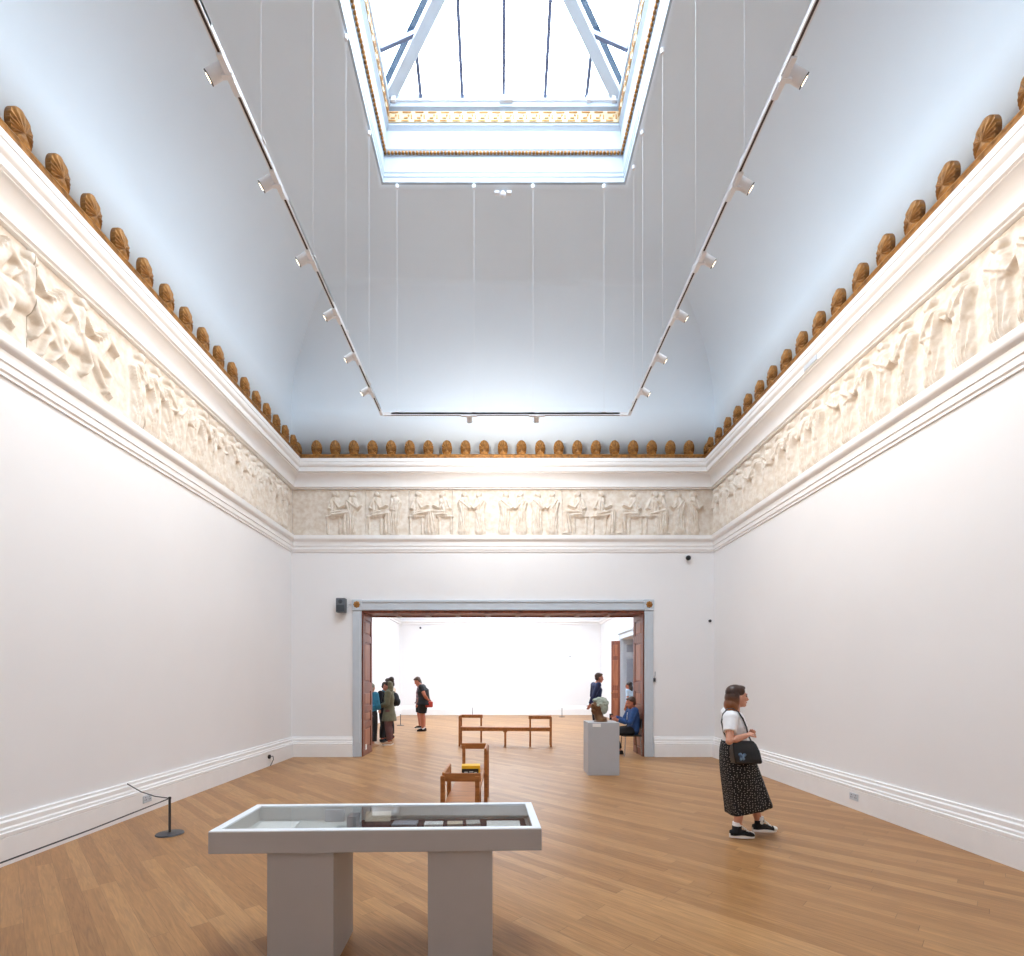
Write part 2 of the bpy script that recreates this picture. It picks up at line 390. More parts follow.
# ---- relief frieze (height-field slabs, one thing per wall)
class Relief:
    def __init__(s, w, h=.99, dx=.0095):
        s.w, s.h = w, h
        s.nx = int(w/dx)+1; s.nz = int(h/dx)+1
        s.X, s.Z = np.meshgrid(np.linspace(0, w, s.nx), np.linspace(0, h, s.nz))
        s.H = np.zeros_like(s.X)
    def cap(s, p0, p1, r0, r1, amp, fold=0, fk=95, ph=0, flat=1.03):
        p0 = np.array(p0, float); p1 = np.array(p1, float); d = p1-p0; l2 = max((d*d).sum(), 1e-9); ln = math.sqrt(l2)
        R = max(r0, r1)+.02
        i0 = max(0, int((min(p0[0], p1[0])-R)/s.w*(s.nx-1))); i1 = min(s.nx, int((max(p0[0], p1[0])+R)/s.w*(s.nx-1))+2)
        if i1 <= i0: return
        X = s.X[:, i0:i1]; Z = s.Z[:, i0:i1]; H = s.H[:, i0:i1]
        t = np.clip(((X-p0[0])*d[0]+(Z-p0[1])*d[1])/l2, 0, 1)
        ax = X-(p0[0]+t*d[0]); az = Z-(p0[1]+t*d[1])
        dist = np.sqrt(ax*ax+az*az); r = r0+(r1-r0)*t
        q = np.clip(1-(dist/r)**2, 0, 1)
        hh = amp*np.minimum(1, np.sqrt(q)*flat)
        if fold:
            across = (ax*d[1]-az*d[0])/ln
            hh = hh*(1+fold*np.sin(fk*across/(.55+.6*t)+ph+3*t)*np.minimum(1, q*3))
        np.maximum(H, np.where(q > 0, hh, 0), out=H)
    def stand(s, x, rnd, f=1, z0=.03, z1=.95):
        hgt = z1-z0; A = .055+rnd.random()*.012; ph = rnd.random()*6; sw = rnd.uniform(-.03, .03)
        s.cap((x-.05*f, z0+.02), (x+.06*f, z0+.02), .03, .022, A*.7)                     # feet
        s.cap((x+sw, z0+.07), (x, z0+.46*hgt), .125, .105, A*.95, .30, 105, ph)          # skirt of the robe
        s.cap((x, z0+.46*hgt), (x+.01*f, z0+.78*hgt), .105, .095, A, .22, 80, ph+1)
        s.cap((x-.07*f, z0+.76*hgt), (x+.07*f, z0+.60*hgt), .05, .06, A*1.15, .3, 90, ph)   # cloak over the shoulder
        s.cap((x-.10*f, z0+.72*hgt), (x-.02*f, z0+.36*hgt), .04, .035, A*1.1, .2, 90, ph)
        if rnd.random() < .6:
            s.cap((x+.07*f, z0+.76*hgt), (x+.13*f, z0+.58*hgt), .032, .028, A*1.2); s.cap((x+.13*f, z0+.58*hgt), (x+.2*f, z0+.66*hgt), .026, .02, A*1.1)
        else:
            s.cap((x+.06*f, z0+.76*hgt), (x+.10*f, z0+.56*hgt), .034, .028, A*1.2); s.cap((x+.10*f, z0+.56*hgt), (x-.02*f, z0+.53*hgt), .026, .022, A*1.25)
        s.cap((x+.01*f, z0+.80*hgt), (x+.02*f, z0+.88*hgt), .035, .035, A*.8)
        s.cap((x+.012*f, z0+.925*hgt), (x+.035*f, z0+.905*hgt), .062, .05, A*1.05, 0, flat=1.4)
    def seat(s, x, rnd, f=1):
        A = .06; ph = rnd.random()*6
        s.cap((x-.20*f, .40), (x+.13*f, .40), .022, .022, A*.8)                          # stool
        s.cap((x-.17*f, .04), (x-.17*f, .39), .02, .025, A*.55); s.cap((x+.09*f, .04), (x+.09*f, .39), .02, .025, A*.55)
        s.cap((x-.05*f, .46), (x+.24*f, .49), .085, .07, A*1.1, .25, 70, ph)
        s.cap((x+.25*f, .48), (x+.22*f, .09), .075, .085, A, .3, 90, ph)
        s.cap((x+.20*f, .05), (x+.33*f, .04), .03, .022, A*.8)
        s.cap((x-.05*f, .45), (x-.01*f, .74), .095, .10, A, .22, 75, ph)
        s.cap((x-.02*f, .73), (x+.08*f, .58), .032, .03, A*1.25); s.cap((x+.08*f, .58), (x+.22*f, .64), .028, .022, A*1.2)
        s.cap((x-.09*f, .74), (x-.15*f, .58), .035, .03, A*1.1); s.cap((x-.15*f, .58), (x-.02*f, .52), .028, .024, A*1.1)
        s.cap((x-.01*f, .80), (x+.005*f, .84), .035, .035, A*.8)
        s.cap((x+.0*f, .89), (x+.03*f, .87), .062, .05, A*1.05, 0, flat=1.4)
    def horse(s, x, rnd, f=1):
        A = .06; ph = rnd.random()*6; k = rnd.uniform(-.03, .05)
        s.cap((x-.26*f, .42), (x+.20*f, .50+k), .125, .12, A*.95)
        s.cap((x+.22*f, .54+k), (x+.36*f, .74+k), .105, .06, A); s.cap((x+.36*f, .77+k), (x+.49*f, .66+k), .052, .034, A*1.1)
        for j in range(5): s.cap((x+(.20+.04*j)*f, .62+k+.04*j), (x+(.16+.045*j)*f, .66+k+.045*j), .022, .012, A*1.2)
        s.cap((x+.22*f, .44), (x+.40*f, .34), .055, .035, A); s.cap((x+.40*f, .34), (x+.34*f, .14), .03, .024, A)
        s.cap((x+.16*f, .42), (x+.30*f, .22), .05, .03, A*.8); s.cap((x+.30*f, .22), (x+.42*f, .12), .026, .022, A*.8)
        s.cap((x-.30*f, .40), (x-.24*f, .22), .075, .035, A); s.cap((x-.24*f, .22), (x-.36*f, .05), .03, .024, A)
        s.cap((x-.28*f, .38), (x-.40*f, .22), .06, .03, A*.8); s.cap((x-.40*f, .22), (x-.46*f, .05), .026, .022, A*.8)
        s.cap((x-.36*f, .46), (x-.50*f, .22), .035, .02, A*.8, .3, 120, ph)
        s.cap((x-.03*f, .55), (x+.10*f, .30), .05, .035, A*1.25); s.cap((x+.10*f, .30), (x+.03*f, .16), .03, .025, A*1.25)
        s.cap((x-.05*f, .55), (x-.02*f, .78), .075, .08, A*1.1, .25, 80, ph)
        s.cap((x-.08*f, .76), (x-.20*f, .56), .05, .02, A*.8, .35, 110, ph)
        s.cap((x+.03*f, .77), (x+.12*f, .64), .028, .022, A*1.3); s.cap((x+.12*f, .64), (x+.22*f, .68), .022, .018, A*1.3)
        s.cap((x+.0*f, .90), (x+.02*f, .88), .058, .05, A*1.1, 0, flat=1.4)
    def soften(s, n=2):
        for _ in range(n):
            P_ = np.pad(s.H, 1, mode='edge')
            s.H = (P_[1:-1, 1:-1]*4+P_[:-2, 1:-1]*2+P_[2:, 1:-1]*2+P_[1:-1, :-2]*2+P_[1:-1, 2:]*2+P_[:-2, :-2]+P_[2:, 2:]+P_[:-2, 2:]+P_[2:, :-2])/16
    def slab(s, a, b, name, parent, fmap):
        i0 = int(round(a/s.w*(s.nx-1))); i1 = int(round(b/s.w*(s.nx-1)))
        nx = i1-i0+1; verts = []; faces = []
        rs = np.random.RandomState(int(a*10)+3)
        for j in range(s.nz):
            for i in range(i0, i1+1):
                verts.append(fmap(s.X[j, i], s.Z[j, i], s.H[j, i] + .0025*noise.noise((s.X[j, i]*9, s.Z[j, i]*9, 1.7))))
        for j in range(s.nz-1):
            for i in range(nx-1):
                k = j*nx+i; faces.append((k, k+1, k+nx+1, k+nx))
        per = [i for i in range(nx)] + [j*nx+nx-1 for j in range(1, s.nz)] + [(s.nz-1)*nx+i for i in range(nx-2, -1, -1)] + [j*nx for j in range(s.nz-2, 0, -1)]
        nb = len(verts)
        for p in per:
            j, i = divmod(p, nx); verts.append(fmap(s.X[j, i0+i], s.Z[j, i0+i], -.05))
        P = len(per)
        for q in range(P): faces.append((per[q], nb+q, nb+(q+1) % P, per[(q+1) % P]))
        me = bpy.data.meshes.new(name); me.from_pydata(verts, [], faces); me.materials.append(M['plaster'])
        for p in me.polygons: p.use_smooth = True
        me.set_sharp_from_angle(angle=math.radians(50))
        o = bpy.data.objects.new(name, me); COL.objects.link(o); o.parent = parent
        return o

FE, FZ = .035, 4.842
def frieze(length, plan, cuts, label, fmap):
    root = empty('plaster_frieze', (0, 0, 0), 0, label, 'frieze')
    R = Relief(length); rnd = random.Random(int(length*100))
    for kind, x, f in plan: getattr(R, kind)(x, rnd, f)
    R.soften(1); R.H *= 1.3
    cs = [0]+cuts+[length]
    for a, b in zip(cs, cs[1:]): R.slab(a+.003, b-.003, 'relief_slab', root, fmap)
    return root
rnd = random.Random(3)
# left wall: u runs from the front of the room towards the back corner; riders first, then a procession
LL = YB-.037-(YF+.6)
plan = []; x = .6
while x < 6.95:
    plan.append(('horse', x, 1)); x += rnd.uniform(.56, .66)
x = 7.45
while x < LL-.2:
    plan.append(('stand', x, 1 if rnd.random() < .7 else -1)); x += rnd.uniform(.22, .29)
frieze(LL, plan, [1.5*k for k in range(1, 8)], 'long plaster relief of riders and robed walkers on the left wall',
       lambda u, z, h: (XL+FE+max(h, -.033), YF+.6+u, FZ+z))
# right wall: u runs from the back corner towards the front
plan = []; x = .22
while x < LL-.3:
    plan.append(('stand', x, -1 if rnd.random() < .75 else 1)); x += rnd.uniform(.26, .38)
frieze(LL, plan, [1.45*k for k in range(1, 8)], 'long plaster relief of robed walkers on the right wall, lit warmly',
       lambda u, z, h: (XR-FE-max(h, -.033), YB-.037-u, FZ+z))
# back wall
BL = XR-XL-.08
plan = [('seat', .95, 1), ('stand', 1.3, 1), ('seat', 1.85, 1), ('stand', 2.25, -1), ('seat', 2.75, 1), ('seat', 3.3, -1), ('stand', 3.75, 1),
        ('stand', 4.1, -1), ('stand', 4.65, 1), ('stand', 5.0, -1), ('stand', 5.35, 1), ('stand', 5.7, -1), ('seat', 6.25, -1), ('seat', 6.75, 1),
        ('seat', 7.45, -1), ('seat', 7.9, 1), ('stand', 8.05, 1), ('stand', 8.45, -1), ('stand', 8.75, 1)]
frieze(BL, plan, [.55, 1.6, 2.55, 3.5, 4.4, 5.9, 7.1, 8.25], 'plaster relief of seated and standing figures above the wide doorway',
       lambda u, z, h: (XL+.04+u, YB-FE-max(h, -.033), FZ+z))

# ---- gilded palmettes on the cornice
def antefix_bm():
    bm = bmesh.new(); w, h, t = .108, .318, .028
    nr = 7
    half = []
    for k in range(24): half.append((w*(.72+.28*math.sin(k/24*PI/2)), h*.5*k/24))
    for k in range(40): t_ = k/40*PI/2; half.append((w*math.cos(t_), h*(.5+.5*math.sin(t_))))
    outl = half+[(0, h)]+[(-x_, z_) for x_, z_ in reversed(half)]
    n = len(outl)
    c = Vector((0, 0, h*.34))
    front = []
    for r in range(1, nr+1):
        q = r/nr; ring = []
        for k in range(n):
            ox, oz = outl[k]
            px, pz = c.x+(ox-c.x)*q, c.z+(oz-c.z)*q
            rib = .010*math.cos(15*math.atan2(px, pz-c.z+1e-6))*min(1, q*1.4)*(1 if q < .98 else .3)
            dome = .03*(1-q**2.2)
            ring.append(bm.verts.new((px, -(t+dome+rib*(1 if pz > c.z*.3 else .2)), pz)))
        front.append(ring)
    back = [bm.verts.new((v.co.x, t, v.co.z)) for v in front[-1]]
    cv = bm.verts.new((c.x, -t-.036, c.z))
    for k in range(n): bm.faces.new((cv, front[0][k], front[0][(k+1) % n]))
    for A, B in zip(front, front[1:]):
        for k in range(n): bm.faces.new((A[k], B[k], B[(k+1) % n], A[(k+1) % n]))
    for k in range(n): bm.faces.new((front[-1][k], back[k], back[(k+1) % n], front[-1][(k+1) % n]))
    bm.faces.new(back)
    # two little scrolls at the foot
    for s in (-1, 1): ellip(bm, (s*.05, -.03, .025), (.026, .016, .022), seg=12, rings=8)
    return bm
af = finish('gilded_palmette', antefix_bm(), 'gold', smooth=60)
AZ, AE = 6.485, .26
def put_af(x, y, rz, label, grp, first=[True]):
    o = af if first[0] else af.copy()
    if not first[0]: COL.objects.link(o)
    first[0] = False
    o.location = (x, y, AZ); o.rotation_euler = (0, 0, rz); tag(o, label, 'ornament', grp)
for k in range(21):
    put_af(.06+(k-10)*.3985, YB-AE, 0, f'gilded palmette on the back cornice, {ORD[k]} from its left corner', 'palmettes along the back cornice')
for k in range(17):
    put_af(XL+AE, 10.458-.398*k, PI/2, f'gilded palmette on the left wall cornice, {ORD[k]} from the back corner', 'palmettes along the left cornice')
for k in range(17):
    put_af(XR-AE, 10.555-.4*k, -PI/2, f'gilded palmette on the right wall cornice, {ORD[k]} from the back corner', 'palmettes along the right cornice')
put_af(XL+AE-.06, YB-AE+.06, PI/4, 'dark gilded palmette set across the left back corner of the cornice', 'corner palmettes')
put_af(XR-AE+.06, YB-AE+.06, -PI/4, 'dark gilded palmette set across the right back corner of the cornice', 'corner palmettes')

# ------------------------------------------------------------------ skylight
SX0, SX1, SY0, SY1 = XL+INS, XR-INS, YF+4.1, YB-INS
def ring_sweep(name, prof, m, parent=None, kind='structure', smooth=25):
    bm = bmesh.new()
    rs = [[bm.verts.new(p) for p in ((SX0+e, SY0+e, h), (SX1-e, SY0+e, h), (SX1-e, SY1-e, h), (SX0+e, SY1-e, h))] for e, h in prof]
    K = len(prof)
    for k in range(K):
        A, B = rs[k], rs[(k+1) % K]
        for i in range(4): bm.faces.new((A[i], A[(i+1) % 4], B[(i+1) % 4], B[i]))
    return finish(name, bm, m, parent=parent, smooth=smooth, kind=kind)
ring_sweep('trim_5', [(-.05, 10.06), (-.05, 9.985), (-.03, 9.975), (.0, 9.985), (.0, 10.06), (.01, 10.075), (.01, 10.12), (.02, 10.14), (.02, 10.40),
                      (.05, 10.43), (.05, 10.44), (.07, 10.47), (.07, 10.76), (.10, 10.80), (.115, 10.81), (.115, 10.84), (.12, 10.85), (.12, 11.02), (.10, 11.03),
                      (.10, 11.06), (.15, 11.08), (.15, 11.14), (.13, 11.15), (.13, 11.30), (-.25, 11.30), (-.25, 10.06)], 'curb')
# gilded bead moulding
bm = bmesh.new(); e, h, r = .048, 10.425, .027
def beadrow(p0, p1):
    p0, p1 = Vector(p0), Vector(p1); n = int((p1-p0).length/.058)
    for k in range(n+1): ellip(bm, p0.lerp(p1, k/n), (r, r, r), seg=8, rings=6)
c4 = [(SX0+e, SY0+e, h), (SX1-e, SY0+e, h), (SX1-e, SY1-e, h), (SX0+e, SY1-e, h)]
for i in range(4): beadrow(c4[i], c4[(i+1) % 4])
finish('trim_6', bm, 'gold', smooth=80, kind='structure')
# fret band: cream ground with gilded key strokes
bm = bmesh.new(); bg = bmesh.new()
def fret(p0, dirv, nrm, length):
    n = int(length/.2); s = length/n
    Mx = Matrix.Translation(p0) @ Matrix((dirv, nrm, (0, 0, 1))).transposed().to_4x4()
    box(bm, 0, length, 0, .008, 10.845, 11.025, Mx)
    for k in range(n):
        u = k*s
        for a, b, z0, z1 in ((.02, .15, 10.995, 11.012), (.0, .115, 10.86, 10.877), (.04, .1, 10.905, 10.922), (.10, .125, 10.942, 10.965), (.15, .168, 10.90, 10.96)):
            box(bg, u+a*s/.2, u+b*s/.2, .006, .018, z0, z1, Mx)
E = .12
fret(Vector((SX0+E, SY1-E, 0)), Vector((1, 0, 0)), Vector((0, -1, 0)), SX1-SX0-2*E)
fret(Vector((SX0+E, SY0+E, 0)), Vector((0, 1, 0)), Vector((1, 0, 0)), SY1-SY0-2*E)
fret(Vector((SX1-E, SY0+E, 0)), Vector((0, 1, 0)), Vector((-1, 0, 0)), SY1-SY0-2*E)
finish('trim_7', bm, 'cream', kind='structure'); finish('trim_8', bg, 'goldlight', kind='structure')
# glazed hipped roof
win = empty('window_1', ((SX0+SX1)/2, (SY0+SY1)/2, 11.28)); win['kind'] = 'structure'
def wpart(name, bm, m, **k):
    bmesh.ops.translate(bm, verts=bm.verts, vec=-Vector(win.location)); return finish(name, bm, m, parent=win, **k)
GE, GZ, SL = .12, 11.29, .45
gx0, gx1, gy0, gy1 = SX0+GE, SX1-GE, SY0+GE, SY1-GE
half = (gx1-gx0)/2; cx = (gx0+gx1)/2; RZ = GZ+half*SL
ra, rb = Vector((cx, gy0+half, RZ)), Vector((cx, gy1-half, RZ))
def beam(bm, p0, p1, w, d, off=0):
    p0, p1 = Vector(p0), Vector(p1); dv = (p1-p0).normalized(); s = dv.cross(Vector((0, 0, 1))).normalized(); n = s.cross(dv).normalized()
    Mx = Matrix.Translation(p0) @ Matrix((dv, s, n)).transposed().to_4x4()
    box(bm, 0, (p1-p0).length, off-w/2, off+w/2, -d, 0, Mx)
cor4 = [Vector((gx0, gy0, GZ)), Vector((gx1, gy0, GZ)), Vector((gx1, gy1, GZ)), Vector((gx0, gy1, GZ))]
for c_, r_ in zip(cor4, (ra, ra, rb, rb)):
    b_ = bmesh.new(); beam(b_, c_-Vector((0, 0, .02)), r_-Vector((0, 0, .02)), .17, .10); wpart('hip_beam', b_, 'greypaint', bevel=.012)
    b_ = bmesh.new()
    up = Vector((0, 0, .26)); beam(b_, c_+up, r_+up, .13, .24); wpart('hip_flashing', b_, 'darkhip')
b_ = bmesh.new(); beam(b_, ra, rb, .17, .12); wpart('ridge_beam', b_, 'trim')
def bar(p0, p1):
    b_ = bmesh.new(); beam(b_, p0, p1, .052, .06); wpart('glazing_bar', b_, 'bluesteel')
for xx in (-1.30, -.62, .06, .74, 1.42):
    t = min(xx-gx0, gx1-xx)
    for yb, s in ((gy1, -1), (gy0, 1)):
        bar((xx, yb, GZ), (xx, yb+s*t, GZ+t*SL))
yy = gy1-.63
while yy > gy0+.3:
    t = min(half, yy-gy0, gy1-yy)
    bar((gx0, yy, GZ), (gx0+t, yy, GZ+t*SL)); bar((gx1, yy, GZ), (gx1-t, yy, GZ+t*SL)); yy -= .67
bm = bmesh.new(); up = Vector((0, 0, .015))
V = [bm.verts.new(v+up) for v in cor4+[ra, rb]]
for f in ((0, 1, 4), (1, 2, 5, 4), (2, 3, 5), (3, 0, 4, 5)): bm.faces.new([V[i] for i in f])
g = wpart('glass', bm, 'glazing')
bm = bmesh.new()
box(bm, gx0, gx1, gy1-.05, gy1-.02, 11.16, 11.19)
for xx in (gx0+.09, .10, gx1-.5, gx1-.09): box(bm, xx-(.11 if xx == .10 else .035), xx+(.11 if xx == .10 else .035), gy1-.08, gy1, 11.13, 11.215)
wpart('opening_gear', bm, 'whitemetal', bevel=.006)

# ------------------------------------------------------------------ wide opening with mahogany reveal
door = empty('door_1', (0, YB, 0)); door['kind'] = 'structure'
def dpart(name, bm, m, par=None, **k):
    par = par or door
    bmesh.ops.translate(bm, verts=bm.verts, vec=-Vector((0, YB, 0)))
    o = finish(name, bm, m, parent=door, **k)
    if par is not door: o.parent = par
    return o
AW = .19
for x0, x1 in ((DX0-AW, DX0), (DX1, DX1+AW)):
    bm = bmesh.new(); box(bm, x0, x1, YB-.05, YB, 0, DH); box(bm, x0+.035, x1-.035, YB-.058, YB, .3, DH-.05); dpart('architrave', bm, 'greypaint', bevel=.006)
    bm = bmesh.new(); box(bm, x0-.015, x1+.015, YB-.07, YB, DH, DH+.235); blk = dpart('corner_block', bm, 'greypaint', bevel=.006)
    bm = bmesh.new(); c = Vector(((x0+x1)/2, YB-.075, DH+.125))
    ellip(bm, c, (.028, .03, .028))
    for k in range(8):
        a = k*PI/4; ellip(bm, c+Vector((.048*math.cos(a), .003, .048*math.sin(a))), (.026, .018, .026), seg=10, rings=8)
    dpart('rosette', bm, 'goldlight', par=blk, smooth=60)
bm = bmesh.new(); box(bm, DX0-.01, DX1+.01, YB-.045, YB, DH, DH+.22); box(bm, DX0, DX1, YB-.065, YB, DH+.175, DH+.225); box(bm, DX0, DX1, YB-.055, YB, DH+.01, DH+.035)
dpart('architrave', bm, 'greypaint', bevel=.005)
def panelled(bm, bl, side, x, y0, y1, z0, z1, tiers, t=.03):
    """lining of a reveal: flat board, proud stiles and rails, raised fields"""
    s = side
    def b(ya, yb, za, zb, d, B): box(B, min(x, x+s*d), max(x, x+s*d), ya, yb, za, zb)
    b(y0, y1, z0, z1, t*.4, bm); st = .13
    b(y0, y0+st, z0, z1, t, bm); b(y1-st, y1, z0, z1, t, bm)
    for a, c in tiers: b(y0+st, y1-st, a, c, t, bm)
    zs = sorted([v for tt in tiers for v in tt])
    for za, zb in zip(zs[1::2], zs[2::2]):
        b(y0+st+.045, y1-st-.045, za+.045, zb-.045, t*.85, bl)
tiers = [(0, .16), (.62, .74), (.98, 1.10), (1.42, 1.62), (2.52, 2.68), (3.02, 3.17)]
for s, x in ((1, DX0), (-1, DX1)):
    bm = bmesh.new(); bl = bmesh.new()
    panelled(bm, bl, s, x, YB-.01, YW, 0, DH, tiers)
    ln = dpart('reveal_lining', bm, 'mahog', bevel=.004); dpart('raised_panel', bl, 'mahoglight', par=ln, bevel=.02)
bm = bmesh.new(); box(bm, DX0, DX1, YB-.01, YW, DH-.03, DH)
n = 9; w = (DX1-DX0)/n
for k in range(n+1): box(bm, DX0+k*w-.06, DX0+k*w+.06, YB, YW, DH-.055, DH-.03)
box(bm, DX0, DX1, YB-.005, YB+.1, DH-.055, DH-.03); box(bm, DX0, DX1, YW-.1, YW, DH-.055, DH-.03)
dpart('head_lining', bm, 'mahog', bevel=.004)
bm = bmesh.new(); box(bm, DX0+.03, DX0+.034, YB+.18, YB+.27, .12, .24)
tag(finish('sticker', bm, 'paper'), 'small white sticker low on the left brown reveal of the doorway', 'sticker')

# ------------------------------------------------------------------ the far gallery
FH = 6.6
OY0, OY1, OH = 15.8, 19.55, 3.25                # doorway in its right wall
bm = bmesh.new(); box(bm, FXL-.3, FXL, YW, FYB+.3, 0, FH); finish('wall_far_left', bm, 'wall', kind='structure')
bm = bmesh.new()
for a in ((YW, OY0, 0, FH), (OY1, FYB+.3, 0, FH), (OY0, OY1, OH, FH)): box(bm, FXR, FXR+.85, a[0], a[1], a[2], a[3])
finish('wall_far_right', bm, 'wall', kind='structure')
bm = bmesh.new(); box(bm, FXL, FXR, FYB, FYB+.3, 0, FH); finish('wall_far_back', bm, 'wall', kind='structure')
bm = bmesh.new(); s0, s1, q0, q1 = -2.2, 2.2, 14.6, 21.6
for a in ((FXL-.3, s0, YW, FYB+.3), (s1, FXR+.3, YW, FYB+.3), (s0, s1, YW, q0), (s0, s1, q1, FYB+.3)): box(bm, a[0], a[1], a[2], a[3], FH, FH+.3)
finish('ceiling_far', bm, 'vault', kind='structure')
w2 = empty('window_2', (0, 17.7, FH+.3)); w2['kind'] = 'structure'
bm = bmesh.new(); box(bm, s0-.05, s1+.05, q0-17.75, q1-17.65, .0, .012); finish('glass', bm, 'glazing', parent=w2)
for k in range(9):
    bm = bmesh.new(); xx = s0+(k+.5)*(s1-s0)/9; box(bm, xx-.02, xx+.02, q0-17.7, q1-17.7, -.07, -.005); finish('glazing_bar', bm, 'bluesteel', parent=w2)
for nm, sd in (('trim_9', 'LBR'),):
    sweep(nm, [(-.02, 4.28), (.05, 4.28), (.05, 4.34), (.1, 4.40), (.1, 4.46), (-.02, 4.48)], 'trim', 'LBR', x0=FXL, x1=FXR, yb=FYB, yf=YW)
sweep('baseboard_far', sk, 'trim', 'B', x0=FXL, x1=FXR, yb=FYB, yf=YW)
sweep('baseboard_far_left', sk, 'trim', 'L', x0=FXL, x1=FXR, yb=FYB, yf=YW)
d2 = empty('door_2', (FXR, OY1, 0)); d2['kind'] = 'structure'
def d2p(name, bm, m, par=None, **k):
    bmesh.ops.translate(bm, verts=bm.verts, vec=-Vector(d2.location)); return finish(name, bm, m, parent=par or d2, **k)
bm = bmesh.new(); box(bm, FXR-.06, FXR, OY1, OY1+.2, 0, OH+.2); d2p('architrave', bm, 'greypaint', bevel=.01)
bm = bmesh.new(); box(bm, FXR-.06, FXR, OY0-.2, OY0, 0, OH+.2); d2p('architrave', bm, 'greypaint', bevel=.01)
bm = bmesh.new(); box(bm, FXR-.07, FXR, OY0-.22, OY1+.22, OH, OH+.22); box(bm, FXR-.12, FXR, OY0-.26, OY1+.26, OH+.2, OH+.28); d2p('architrave', bm, 'greypaint', bevel=.01)
# grey panelled far jamb (faces us)
bm = bmesh.new(); bl = bmesh.new()
box(bm, FXR, FXR+.85, OY1-.015, OY1, 0, OH)
for a, c in ((0, .12), (.73, .85)): box(bm, FXR+a, FXR+c, OY1-.035, OY1, 0, OH)
for a, c in ((0, .2), (1.2, 1.4), (2.55, 2.7), (3.1, 3.25)): box(bm, FXR+.1, FXR+.75, OY1-.035, OY1, a, c)
for a, c in ((.25, 1.15), (1.45, 2.5), (2.75, 3.05)): box(bl, FXR+.18, FXR+.67, OY1-.03, OY1, a, c)
j = d2p('reveal_lining', bm, 'greypaint', bevel=.006); d2p('raised_panel', bl, 'greypanel', par=j, bevel=.015)
bm = bmesh.new(); box(bm, FXR+.85, FXR+.93, OY0-.1, OY1+.1, 0, OH+.1)
for k in range(4):
    y0 = OY0+.1+k*.92
    for a, c in ((.25, 1.1), (1.35, 2.6), (2.75, 3.1)): box(bm, FXR+.83, FXR+.86, y0+.1, y0+.78, a, c)
d2p('closed_leaf', bm, 'greypanel', bevel=.01)
# brown leaf folded back into the far gallery
leaf = empty('open_leaf', (0, 0, 0)); leaf.parent = d2; leaf.location = (-.06, .02, 0); leaf.rotation_euler = (0, 0, math.radians(-38))
bm = bmesh.new(); box(bm, -.36, 0, -.03, .03, .02, OH-.05)
finish('leaf_panel', bm, 'mahog', parent=leaf, bevel=.004)
for a, c in ((.2, .95), (1.15, 1.25), (1.45, 2.45), (2.6, 3.05)):
    bm = bmesh.new(); box(bm, -.29, -.07, -.042, -.02, a, c); finish('raised_panel', bm, 'mahoglight', parent=leaf, bevel=.012)
bm = bmesh.new(); ellip(bm, (-.33, -.06, 1.15), (.028, .028, .028)); cyl(bm, (-.33, -.03, 1.15), (-.33, -.06, 1.15), .012); finish('knob', bm, 'goldlight', parent=leaf, smooth=60)
# far wall panel edge on the left
bm = bmesh.new(); box(bm, FXL, FXL+.05, 14.6, 19.0, .75, 2.45)
tag(finish('wall_board', bm, 'paper', bevel=.004), 'plain white display panel on the far gallery left wall', 'panel')

# ------------------------------------------------------------------ track lighting
TZ = 6.10; RLX, RRX, RBY = -1.972, 2.155, 8.34
RRX2 = 2.055
def rail(label, p0, p1):
    p0, p1 = Vector(p0), Vector(p1); d = (p1-p0); r = empty('track_rail', (p0+p1)/2, math.atan2(d.y, d.x), label, 'light track', 'lighting track rails')
    L2 = d.length/2
    bm = bmesh.new()
    box(bm, -L2, L2, -.02, .02, .006, .036)
    for s in (-1, 1): box(bm, -L2, L2, s*.02-.0105*(s > 0), s*.02+.0105*(s < 0), -.004, .036)
    finish('housing', bm, 'whitemetal', parent=r)
    bm = bmesh.new(); box(bm, -L2, L2, -.0095, .0095, -.003, .006); finish('slot', bm, 'slot', parent=r)
    for e in (-1, 1):
        bm = bmesh.new(); box(bm, e*L2-.13*(e > 0), e*L2+.13*(e < 0), -.022, .022, -.008, .037); finish('end_joint', bm, 'whitemetal', parent=r)
    return r
rail('long white track rail hanging along the left side of the room', (RLX, .9, TZ), (RLX, RBY, TZ))
rail('long white track rail hanging along the right side of the room', (RRX2-.04, .9, TZ), (RRX, RBY, TZ))
rail('short white track rail crossing in front of the back vault', (RLX+.03, RBY, TZ), (RRX-.03, RBY, TZ))

def make_spot():
    r = empty('track_spotlight', (0, 0, 0))
    bm = bmesh.new(); box(bm, -.13, .13, -.022, .022, -.022, -.004); finish('adapter', bm, 'whitemetal', parent=r, bevel=.004)
    bm = bmesh.new(); box(bm, -.015, .015, -.03, .03, -.03, -.004); box(bm, -.015, .015, .02, .05, -.03, .03); finish('swivel', bm, 'whitemetal', parent=r)
    ax = Vector((0, math.cos(math.radians(32)), -math.sin(math.radians(32)))); c = Vector((0, .06, .025))
    bm = bmesh.new(); tube(bm, [c-ax*.055, c-ax*.05, c+ax*.095, c+ax*.10], [.040, .045, .045, .043], seg=24)
    hd = finish('lamp_head', bm, 'whitemetal', parent=r, smooth=40)
    bm = bmesh.new(); tube(bm, [c+ax*.097, c+ax*.104], [.0455, .0455], seg=24); finish('front_ring', bm, 'darkmetal', parent=hd, smooth=40)
    bm = bmesh.new(); tube(bm, [c+ax*.102, c+ax*.1055], [.027, .027], seg=24); finish('lens', bm, 'lamp', parent=hd, smooth=40)
    return r
spot0 = make_spot(); used = [False]
